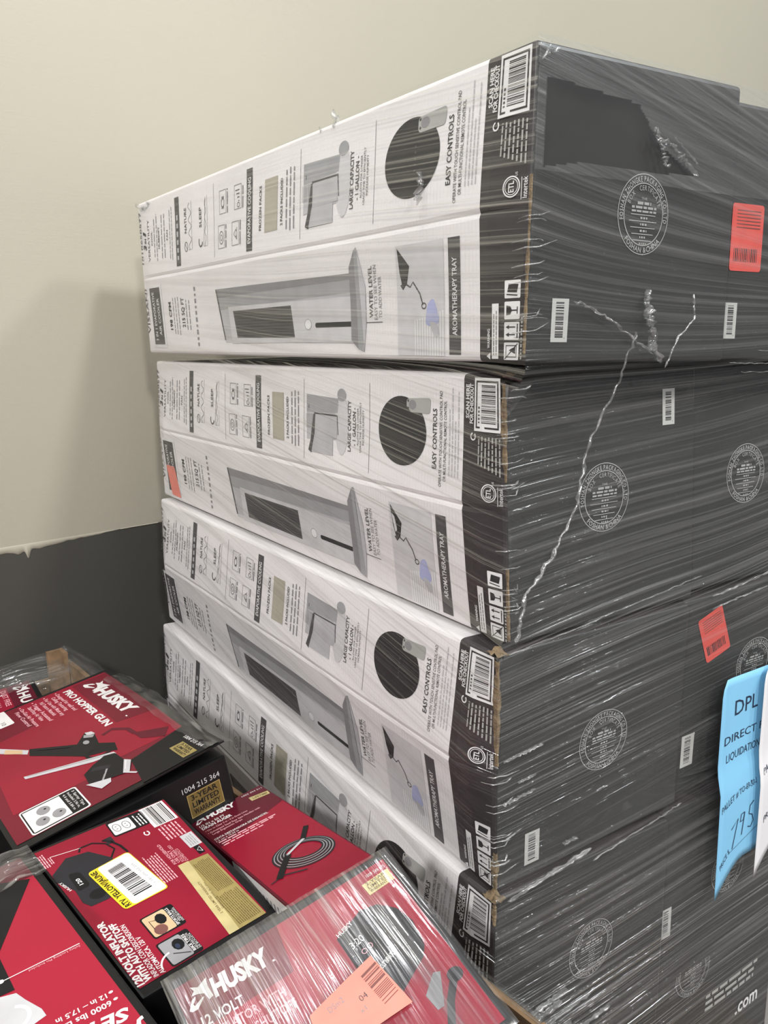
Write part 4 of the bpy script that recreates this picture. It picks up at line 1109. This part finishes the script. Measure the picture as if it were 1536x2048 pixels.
q.text('WITH AUTO SHUTOFF', 0.015, 0.1790, 0.094, 0.0082, 'print_white', 3, -0.07, bold=0.045)
q.text('INFLADOR CON DESCONEXIÓN', 0.0152, 0.1705, 0.085, 0.0060, 'print_white', 3, -0.07, bold=0.012)
q.text('AUTOMÁTICA, 120 V', 0.0145, 0.1620, 0.060, 0.0060, 'print_white', 3, -0.05, bold=0.012)
q.text('FOR HOUSEHOLD', 0.148, 0.0590, 0.043, 0.0042, 'print_pink', 3, bold=0.01); q.text('USE ONLY', 0.148, 0.0535, 0.026, 0.0042, 'print_pink', 3, bold=0.01)
q.text('SOLO PARA USO', 0.146, 0.0480, 0.036, 0.0042, 'print_pink', 3); q.text('DOMÉSTICO', 0.145, 0.0430, 0.026, 0.0042, 'print_pink', 3)
q.block(0.127, 0.070, 0.183, 0.092, 6, 'print_pink', 3, 3, 0.45, 0.2); q.block(0.190, 0.014, 0.221, 0.046, 6, 'print_pink', 3, 4, 0.4, 0.3)
q.block(0.233, 0.190, 0.264, 0.199, 3, 'print_pink', 3, 5, 0.5, 0.3); q.block(0.236, 0.184, 0.252, 0.189, 2, 'print_pink', 3, 6, 0.5, 0.3)
q.ring(0.2188, 0.061, 0.004, 0.0035, 0.0018, 'print_white', 3, 10, 0.4, 5.7)
q.emit('lettering', fm, e)
q = P(); q.rect(0.222, 0.008, 0.265, 0.0465, 'print_white', 3); q.bars([(0.2235, 0.012), (0.2235, 0.043), (0.263, 0.043), (0.263, 0.012)][::1], 16, 'print_black', 4, 9); q.emit('barcode_panel', fm, e, base=3, sub='bar_code', gap=0.004)
q = P(); q.rpoly([(0.233, 0.046), (0.263, 0.044), (0.266, 0.098), (0.235, 0.100)], 0.004, 'print_black', 3); q.rpoly([(0.2365, 0.066), (0.2605, 0.065), (0.2625, 0.096), (0.2375, 0.098)], 0.003, 'print_white', 4)
for x, y in ((0.249, 0.075), (0.250, 0.089)):
    q.ring(x, y, 0.0075, 0.0052, 0.0008, 'print_black', 5, 16); q.rect(x - 0.003, y - 0.001, x - 0.002, y + 0.0015, 'print_black', 5); q.rect(x + 0.002, y - 0.001, x + 0.003, y + 0.0015, 'print_black', 5)
q.block(0.236, 0.048, 0.260, 0.062, 3, 'print_white', 5, 8, 0.4, 0.2)
q.rect(0.1615, 0.009, 0.1885, 0.0285, 'print_silver', 3); q.block(0.164, 0.012, 0.186, 0.026, 4, 'print_grey', 4, 14, 0.4, 0.2)
q.rect(0.1450, 0.0150, 0.1612, 0.0246, 'print_black', 3); q.line([(0.148, 0.017), (0.158, 0.017), (0.153, 0.023), (0.148, 0.017)], 0.0008, 'print_white', 4)
q.emit('approval_panel', fm, e, base=4, gap=0.003)
q = P(); q.quad([(0.013, 0.0155), (0.140, 0.0150), (0.1436, 0.0605), (0.0132, 0.0730)], 'gold_foil', 3, 6, 3); q.quad([(0.013, 0.058), (0.143, 0.0445), (0.1436, 0.0605), (0.0132, 0.073)], 'gold_light', 4, 6, 1)
q.text('2 YEAR LIMITED WARRANTY', 0.045, 0.0590, 0.060, 0.0034, 'gold_ink', 5, -0.1, bold=0.01); q.text('Garantía Limitada de 2 años', 0.050, 0.0535, 0.050, 0.0030, 'gold_ink', 5, -0.1)
q.block(0.018, 0.019, 0.072, 0.054, 12, 'gold_ink', 5, 11, 0.36, 0.08); q.block(0.077, 0.018, 0.136, 0.044, 10, 'gold_ink', 5, 12, 0.36, 0.08)
q.emit('warranty_label', fm, e, base=4)
q = P()
for (x0, y0, x1, y1, bgm) in ((0.0590, 0.1030, 0.0957, 0.1480, 'print_tan'), (0.0140, 0.1090, 0.0525, 0.1525, 'print_grey')):
    q.rpoly([(x0, y0), (x1, y0), (x1, y1), (x0, y1)], 0.004, 'print_black', 3); q.rpoly([(x0 + 0.002, y0 + 0.0125), (x1 - 0.002, y0 + 0.0125), (x1 - 0.002, y1 - 0.002), (x0 + 0.002, y1 - 0.002)], 0.003, bgm, 4)
q.ell(0.068, 0.134, 0.0075, 0.0085, 'print_brown', 5); q.ell(0.082, 0.126, 0.0085, 0.0070, 'print_black', 5, 10); q.line([(0.082, 0.130), (0.086, 0.140), (0.072, 0.140)], 0.0010, 'print_charcoal', 5)
q.ring(0.018, 0.143, 0.016, 0.020, 0.0022, 'print_white', 5, 12, 0.1, 1.5); q.ell(0.038, 0.130, 0.0085, 0.0075, 'print_black', 5, 10); q.ell(0.036, 0.132, 0.004, 0.003, 'pen_navy', 6, 10); q.line([(0.020, 0.124), (0.030, 0.142)], 0.0012, 'print_charcoal', 5)
q.text('SPORTS BALLS', 0.062, 0.1110, 0.030, 0.0036, 'print_white', 5, bold=0.02); q.text('PELOTAS', 0.066, 0.1070, 0.020, 0.0030, 'print_white', 5); q.text('DEPORTIVAS', 0.064, 0.1038, 0.024, 0.0026, 'print_white', 5)
q.text('BIKE TIRES', 0.019, 0.1170, 0.028, 0.0038, 'print_white', 5, bold=0.02); q.text('NEUMÁTICOS', 0.019, 0.1130, 0.027, 0.0030, 'print_white', 5); q.text('DE BICICLETA', 0.019, 0.1098, 0.025, 0.0026, 'print_white', 5)
q.emit('use_picture', fm, e, base=4, sub='picture_print', gap=0.002)
q = P()
q.rpoly([(0.1185, 0.0900), (0.2025, 0.1000), (0.1970, 0.1610), (0.1180, 0.1530)], 0.006, 'sticker_yellow', 6)
q.rpoly([(0.1200, 0.0915), (0.2010, 0.1010), (0.1972, 0.1475), (0.1192, 0.1400)], 0.005, 'print_white', 7)
q.bars([(0.1320, 0.1065), (0.1910, 0.1170), (0.1880, 0.1385), (0.1305, 0.1330)], 26, 'print_black', 8, 17)
q.text('RTV  YELLOW/JAUNE', 0.1215, 0.1425, 0.0735, 0.0078, 'print_black', 8, 0.11, bold=0.025)
q.text('1 181 205 352 205', 0.136, 0.0990, 0.045, 0.0035, 'print_grey', 8, 0.15)
q.emit('return_sticker', fm, e, base=7)['label'] = 'white barcode sticker with a yellow edge'

# --- drain auger box
e, fm = product_box('auger_box', 'narrow red box with a coiled drain auger picture, wedged by the stack', (-0.1184, 0.8741, 0.8167), (36.75, -9.11, -8.61), 0.1281, 0.336, 0.10, side='box_red_deep', k=0.9334)
q = P(); q.quad([(0.003, 0.003), (0.134, 0.003), (0.134, 0.357), (0.003, 0.357)], 'box_red', 1, 4, 12); q.quad([(0.003, 0.235), (0.134, 0.270), (0.134, 0.357), (0.003, 0.357)], 'box_red_deep', 2, 4, 4); q.emit('red_panel', fm, e)
q = P()
q.dog(0.004, 0.335, 0.020, 0.020, 'print_white', 4); q.text('HUSKY', 0.025, 0.3375, 0.052, 0.0155, 'print_white', 4, -0.10, bold=0.055, shear=0.1)
q.text('1/2 IN x 50 FT', 0.005, 0.3205, 0.044, 0.0070, 'print_white', 4, -0.06, bold=0.012); q.text('DRAIN AUGER', 0.005, 0.3095, 0.052, 0.0085, 'print_white', 4, -0.06, bold=0.025)
for k, (x, y, w_, t) in enumerate(((0.006, 0.2985, 0.074, '• Use to Clear 2 in - 4 in Drain Lines'), (0.006, 0.288, 0.092, '• Galvanized Steel Easy Spin Handles with'), (0.010, 0.2795, 0.052, 'Large Ergonomic Grips'))): q.text(t, x, y, w_, 0.0052, 'print_pink', 4, -0.05, bold=0.006)
q.text('CINTA DESTAPADORA DE DESAGÜES,', 0.005, 0.2605, 0.094, 0.0056, 'print_white', 4, -0.05, bold=0.012); q.text('1,2 cm x 15,24 m', 0.005, 0.2525, 0.038, 0.0050, 'print_white', 4, -0.03)
q.fine(0.006, 0.104, 0.2470, 0.0032, 'print_pink', 4, 5, -0.08); q.fine(0.008, 0.098, 0.2395, 0.0032, 'print_pink', 4, 6, -0.05); q.fine(0.008, 0.076, 0.2325, 0.0032, 'print_pink', 4, 7, -0.06)
q.text('1003 494 511', 0.095, 0.3465, 0.037, 0.0052, 'print_white', 4, -0.10)
q.emit('lettering', fm, e)
q = P(); q.quad([(0.100, 0.3185), (0.132, 0.3120), (0.1335, 0.3250), (0.101, 0.3340)], 'gold_light', 4); q.text('LIFETIME', 0.104, 0.3215, 0.026, 0.0065, 'gold_ink', 5, -0.22, bold=0.02); q.emit('warranty_label', fm, e, base=4)
q = P()
for k in range(9): q.ring(0.0785 + 0.0004 * k, 0.1035 + 0.0006 * k, 0.0465 - 0.0023 * k, 0.0365 - 0.0021 * k, 0.0016 if k % 2 else 0.0026, 'print_grey' if k % 2 else 'print_charcoal', 4 + k % 3, 44, 0, 6.2832, -0.55)
q.line([(0.057, 0.117), (0.0965, 0.134)], 0.0045, 'print_silver', 8)
q.line([(0.095, 0.134), (0.117, 0.162)], 0.0085, 'print_black', 8); q.line([(0.060, 0.1175), (0.040, 0.096), (0.022, 0.075)], 0.0100, 'print_black', 8)
q.line([(0.022, 0.076), (0.008, 0.074)], 0.0020, 'print_charcoal', 8); q.line([(0.030, 0.078), (0.060, 0.060)], 0.0026, 'print_charcoal', 8)
q.emit('coil_picture', fm, e)
fs = lambda y, z, d: Vector((-d, y, z))
q = P(); q.rect(0.003, 0.02, 0.175, 0.098, 'print_white', 1); q.ring(0.164, 0.078, 0.007, 0.007, 0.003, 'print_black', 2, 10, 0.4, 5.7)
for k in range(12): q.rect(0.143 - k * 0.010, 0.038 + 0.006 * (k % 3), 0.148 - k * 0.010, 0.084, 'print_grey', 2)
q.emit('white_panel', fs, e, base=1, sub='printed_lines')
fs2 = lambda x, z, d: Vector((x, 0.3599 + d, z))

# --- 12 volt inflator box in shrink film
EW, EH = 0.278, 0.235
e, fm = product_box('inflator_box', 'glossy shrink wrapped red inflator box in front, coral price sticker on its corner', (-0.1079, 0.5453, 0.7785), (31.4, 17.1, -11.4), EW, EH, 0.12)
q = P(); q.quad([(0.008, 0.008), (0.270, 0.008), (0.2675, 0.225), (0.006, 0.221)], 'box_red_bright', 1, 10, 10); q.quad([(0.006, 0.168), (0.118, 0.168), (0.126, 0.2225), (0.006, 0.221)], 'box_red_mid', 2, 4, 3)
q.emit('red_panel', fm, e)
q = P()
q.poly([(0.1728, 0.1717), (0.2114, 0.1858), (0.2311, 0.1811), (0.2467, 0.1652), (0.2532, 0.1436), (0.2482, 0.1139), (0.2394, 0.104), (0.2022, 0.0868), (0.188, 0.092), (0.175, 0.120)], 'print_charcoal', 4)
q.poly([(0.178, 0.170), (0.194, 0.134), (0.214, 0.142), (0.202, 0.178)], 'print_black', 5)
q.poly([(0.226, 0.150), (0.240, 0.130), (0.236, 0.112), (0.222, 0.124)], 'print_black', 5)
q.text('HUSKY', 0.1755, 0.1715, 0.022, 0.0050, 'print_white', 6, 0.25, bold=0.02); q.text('3:20', 0.1816, 0.1522, 0.017, 0.0078, 'print_white', 6, 0.14); q.ring(0.191, 0.144, 0.003, 0.0026, 0.0008, 'print_pink', 6, 12); q.ring(0.199, 0.146, 0.003, 0.0026, 0.0008, 'print_pink', 6, 12)
q.text('VOLT INFLATOR', 0.1945, 0.1165, 0.026, 0.0050, 'print_white', 6, 0.31, bold=0.03)
q.emit('inflator_picture', fm, e)
q = P()
q.poly([(0.218, 0.0702), (0.238, 0.0850), (0.245, 0.082), (0.228, 0.052), (0.220, 0.052)], 'print_grey', 4)
q.line([(0.256, 0.072), (0.236, 0.052), (0.218, 0.026)], 0.008, 'print_charcoal', 4); q.ell(0.256, 0.071, 0.009, 0.0075, 'print_charcoal', 4)
q.emit('hose_picture', fm, e)
q = P()
q.dog(0.0120, 0.1905, 0.027, 0.0235, 'print_white', 4); q.text('HUSKY', 0.0395, 0.1905, 0.064, 0.0185, 'print_white', 4, -0.01, bold=0.055, shear=0.08); q.ell(0.1060, 0.190, 0.0015, 0.0013, 'print_white', 4, 8)
q.text('12 VOLT', 0.0180, 0.1690, 0.044, 0.0105, 'print_white', 4, -0.05, bold=0.02); q.text('INFLATOR WITH', 0.023, 0.1530, 0.078, 0.0095, 'print_pink', 4, -0.03, bold=0.02); q.text('AUTO SHUTOFF', 0.028, 0.1370, 0.078, 0.0095, 'print_pink', 4, -0.03, bold=0.02)
q.emit('lettering', fm, e)
q = P(); q.text('1009 549 875', 0.2390, 0.2145, 0.025, 0.0042, 'print_white', 4); q.emit('lettering', fm, e)
q = P(); q.quad([(0.2305, 0.1945), (0.2652, 0.1960), (0.2652, 0.2118), (0.2290, 0.2100)], 'gold_light', 4)
for k, (t, ww) in enumerate((('2-YEAR', 0.026), ('LIMITED', 0.027), ('WARRANTY', 0.026))): q.text(t, 0.2335, 0.2060 - k * 0.0048, ww, 0.0037, 'gold_ink', 5, 0.03, bold=0.015)
q.emit('warranty_label', fm, e, base=4)
# shrink film over the box
def puff(x, y): return 0.007 * math.sin(math.pi * min(max(x / EW, 0), 1)) * math.sin(math.pi * min(max(y / EH, 0), 1))
mb = MB(); uvs = []; nx = ny = 48
for j in range(ny + 1):
    for i in range(nx + 1):
        x = -0.002 + (EW + 0.004) * i / nx; y = -0.002 + (EH + 0.004) * j / ny
        u = i / nx; w_ = j / ny
        zz = 0.0030 + puff(x, y) + 0.0016 * noise.noise(Vector((x * 70, y * 16, 0))) + 0.0008 * math.sin(x * 900) * (0.5 + 0.5 * noise.noise(Vector((x * 20, y * 20, 3)))) - 0.002 * (max(abs(u - .5), abs(w_ - .5)) > 0.495)
        mb.v.append(tuple(fm(x, y, zz))); uvs.append((y, x))
for j in range(ny):
    for i in range(nx):
        a = j * (nx + 1) + i; mb.f.append([a, a + 1, a + nx + 2, a + nx + 1]); mb.m.append(0)
mb.build('shrink_film', ['shrink_film'], e, smooth=True, uvs=uvs)
q = P()
fst = lambda x, y, d: fm(x, y, d + 0.0060 + puff(x, y))
SP = [(0.1000, 0.0700), (0.2005, 0.0690), (0.1905, 0.1310), (0.1080, 0.1140)]
q.quad(SP, 'sticker_coral', 2, 8, 6)
q.bars([(0.1760, 0.0820), (0.1700, 0.1200), (0.1905, 0.1250), (0.1950, 0.0860)], 14, 'print_brown', 3, 31)
q.text('DSm2', 0.126, 0.1045, 0.018, 0.0060, 'ink_grey', 3, 0.1); q.text('04', 0.1575, 0.0965, 0.009, 0.0060, 'ink_dark', 3, 0.1); q.text('x1', 0.152, 0.0870, 0.007, 0.0045, 'ink_grey', 3, 0.1)
q.emit('price_sticker', fst, e, base=2, sub='bar_code', gap=0.05)['label'] = 'coral price sticker with barcode'

# --- jack stand box (upside-down print), lower left
e, fm = product_box('jack_stand_box', 'bright red and black box at lower left, print upside down, 6000 lbs lettering', (-0.473, 0.952, 0.8511), (-138.17, -0.77, 3.16), 0.30, 0.42, 0.17)
q = P(); q.quad([(0.011, 0.012), (0.292, 0.012), (0.292, 0.412), (0.0085, 0.412)], 'box_red_bright', 1, 10, 14)
q.quad([(0.011, 0.012), (0.292, 0.012), (0.292, 0.045), (0.011, 0.058)], 'box_red_deep', 2, 8, 2); q.emit('red_panel', fm, e)
q = P()
q.poly([(0.016, 0.062), (0.046, 0.044), (0.29, 0.05), (0.29, 0.17), (0.088, 0.174), (0.083, 0.160)], 'print_black', 3)
q.poly([(0.086, 0.170), (0.0886, 0.2255), (0.105, 0.223), (0.29, 0.23), (0.29, 0.16)], 'print_black', 3)
q.poly([(0.29, 0.2247), (0.103, 0.2247), (0.089, 0.231), (0.085, 0.246), (0.077, 0.2695), (0.0765, 0.281), (0.090, 0.283), (0.12, 0.30), (0.29, 0.30)], 'print_silver', 4)
q.ring(0.105, 0.262, 0.018, 0.016, 0.004, 'print_white', 5, 20, 0.6, 4.2); q.ring(0.118, 0.285, 0.02, 0.014, 0.004, 'print_grey', 5, 20)
q.ell(0.118, 0.288, 0.012, 0.008, 'print_tan', 5, 14)
q.line([(0.0946, 0.2047), (0.0143, 0.211)], 0.0012, 'print_white', 4); q.ell(0.0955, 0.2045, 0.003, 0.003, 'print_white', 4, 8)
q.emit('stand_picture', fm, e)
q = P()
q.text('Safety Locking Pin Included', 0.0150, 0.2132, 0.054, 0.0030, 'print_pink', 4, -0.08)
q.text('12 in – 17.5 in', 0.0225, 0.2978, 0.050, 0.0062, 'print_white', 4, -0.10, bold=0.02); q.text('6000 lbs Lift', 0.0225, 0.3090, 0.052, 0.0070, 'print_white', 4, -0.10, bold=0.02)
q.text('SET', 0.0134, 0.3290, 0.046, 0.0150, 'print_white', 4, -0.20, bold=0.035, shear=0.15); q.text('JACK STAND', 0.008, 0.356, 0.15, 0.018, 'print_white', 4, -0.1, bold=0.035, shear=0.15)
q.ell(0.0178, 0.2995, 0.0024, 0.0018, 'print_white', 4, 8); q.ell(0.0178, 0.3110, 0.0024, 0.0018, 'print_white', 4, 8)
q.emit('lettering', fm, e)
mb = MB(); uvs = []   # film gathered over its far corner
for j in range(15):
    for i in range(15):
        x = -0.004 + 0.15 * i / 14; y = -0.004 + 0.07 * j / 14
        mb.v.append(tuple(fm(x, y, 0.003 + 0.006 * math.sin(i * 0.5) ** 2 + 0.004 * noise.noise(Vector((x * 60, y * 60, 1)))))); uvs.append((x * 2, y * 2))
for j in range(14):
    for i in range(14):
        a = j * 15 + i; mb.f.append([a, a + 1, a + 16, a + 15]); mb.m.append(0)
mb.build('shrink_film', ['loose_film'], e, smooth=True, uvs=uvs)

# --- box at the far left
e, fm = product_box('drywall_tool_box', 'dark red box at the left edge, partly under the hopper gun box', (-1.1109, 1.6331, 0.6797), (-57.15, 7.74, 0.66), 0.26, 0.33, 0.10, k=1.1)
q = P(); q.quad([(0.010, 0.01), (0.215, 0.01), (0.215, 0.290), (0.010, 0.290)], 'box_red_deep', 1, 6, 8); q.quad([(0.010, 0.01), (0.215, 0.01), (0.215, 0.245), (0.010, 0.245)], 'box_red', 2, 6, 8); q.emit('red_panel', fm, e)
q = P(); q.dog(0.022, 0.258, 0.034, 0.028, 'print_white', 4); q.text('HUSKY', 0.060, 0.260, 0.130, 0.020, 'print_white', 4, bold=0.035, shear=0.1)
q.text('DUST FREE', 0.024, 0.232, 0.080, 0.010, 'print_pink', 4, bold=0.01); q.text('DRYWALL', 0.024, 0.214, 0.080, 0.010, 'print_pink', 4, bold=0.01); q.emit('lettering', fm, e)

# ------------------------------------------------------------------ cardboard bin holding the boxes
B0 = Vector((-0.785, 1.890, 0)); BD = Vector((0.945, -1.065, 0)).normalized(); BP = Vector((-BD.y, BD.x, 0)) * -1
LB, WB = 1.46, 1.05
be = empty('cardboard_bin', B0 + BD * LB / 2 + BP * WB / 2); b0 = be.location.copy()
tag(be, 'brown cardboard bin full of red tool boxes, beside the carton stack', 'bin')
def bp(s, t, z): return B0 + BD * s + BP * t + Vector((0, 0, z)) - b0
def wall_panel(name, s0, t0, s1, t1, th, top0, top1, m='kraft'):
    """upright panel between two points of the plan, th thick towards the inside, uneven rim"""
    mb = MB(); n = 30; v = []
    d = (BD * (s1 - s0) + BP * (t1 - t0)); L = d.length; d.normalize(); q = Vector((-d.y, d.x, 0)) * th
    a = B0 + BD * s0 + BP * t0 - b0
    for k in range(n + 1):
        u = k / n; p = a + d * (L * u); zt = top0 * (1 - u) + top1 * u + 0.006 * noise.noise(Vector((u * 9, s0, t0)))
        for pp in (p, p + q): v += [pp + Vector((0, 0, 0.02)), pp + Vector((0, 0, zt))]
    f = []
    for k in range(n):
        o = 4 * k; f += [(o, o + 4, o + 5, o + 1), (o + 2, o + 3, o + 7, o + 6), (o + 1, o + 5, o + 7, o + 3), (o, o + 2, o + 6, o + 4)]
    f += [(0, 1, 3, 2), (4 * n, 4 * n + 2, 4 * n + 3, 4 * n + 1)]
    mb.add(v, f); return mb.build(name, [m], be)
wall_panel('side_panel', 0, 0, LB, 0, -0.010, 0.740, 0.715)
wall_panel('side_panel', 0, WB, LB, WB, 0.010, 0.72, 0.72)
wall_panel('end_panel', 0, 0.0, 0, WB, 0.010, 0.700, 0.660)
wall_panel('end_panel', LB, 0, LB, WB, -0.010, 0.715, 0.72)
# corner post, and an added pad coloured black for the shade in the gaps
mb = MB()
for (s0, t0, s1, t1) in ((0.012, 0.012, 0.050, 0.022), (0.012, 0.022, 0.022, 0.050)):
    v, f = box_faces(s0, t0, 0.02, s1, t1, 0.772); mb.add([bp(*p) for p in v], f)
mb.build('corner_post', ['kraft'], be)
mb = MB(); v, f = box_faces(0.015, 0.015, 0.50, LB - 0.015, WB - 0.015, 0.56); mb.add([bp(*p) for p in v], f); mb.build('gap_shade_pad', ['box_black'], be)
# film hanging over the rim
def drape(name, pts, hang, seed):
    mb = MB(); uvs = []; nv = 8; n = len(pts) * 6; path = []
    for k in range(len(pts) - 1):
        for j in range(8): path.append(Vector(pts[k]).lerp(Vector(pts[k + 1]), j / 8))
    path.append(Vector(pts[-1]))
    for k, p in enumerate(path):
        for j in range(nv + 1):
            t = j / nv - 0.35
            z = -abs(t) * hang * (1.0 if t > 0 else 0.4)
            o = t * hang * 0.5
            w_ = 0.006 * noise.noise(Vector((k * 0.35, j * 0.6, seed)))
            mb.v.append(tuple(p + BP * (o + w_) + Vector((0, 0, z + 0.004 + w_)) - b0)); uvs.append((k * 0.02, j * 0.03 + seed))
    m = len(path)
    for k in range(m - 1):
        for j in range(nv):
            a = k * (nv + 1) + j; mb.f.append([a, a + 1, a + nv + 2, a + nv + 1]); mb.m.append(0)
    mb.build(name, ['loose_film'], be, smooth=True, uvs=uvs)
RW = lambda s, t, z: B0 + BD * s + BP * t + Vector((0, 0, z))
drape('rim_film', [RW(0.0, 0.0, 0.770), RW(0.10, 0.0, 0.776), RW(0.24, 0.02, 0.80), RW(0.42, 0.04, 0.805), RW(0.60, 0.03, 0.785), RW(0.72, 0.0, 0.750)], 0.07, 1)
drape('rim_film', [RW(1.08, 0.0, 0.728), RW(1.2, 0.0, 0.725), RW(1.45, 0.0, 0.72)], 0.04, 2)
def drape2():
    mb = MB(); uvs = []
    for k in range(25):
        t = 0.55 * k / 24
        for j in range(9):
            w_ = 0.008 * noise.noise(Vector((k * 0.3, j * 0.5, 7)))
            s = -0.006 + 0.10 * j / 8; z = 0.770 - 0.09 * t - 0.065 * (j / 8) ** 1.2 + w_
            mb.v.append(tuple(RW(s, t, z) - b0)); uvs.append((t * 1.5, j * 0.03 + 4))
    for k in range(24):
        for j in range(8):
            a = k * 9 + j; mb.f.append([a, a + 1, a + 10, a + 9]); mb.m.append(0)
    mb.build('rim_film', ['loose_film'], be, smooth=True, uvs=uvs)
drape2()
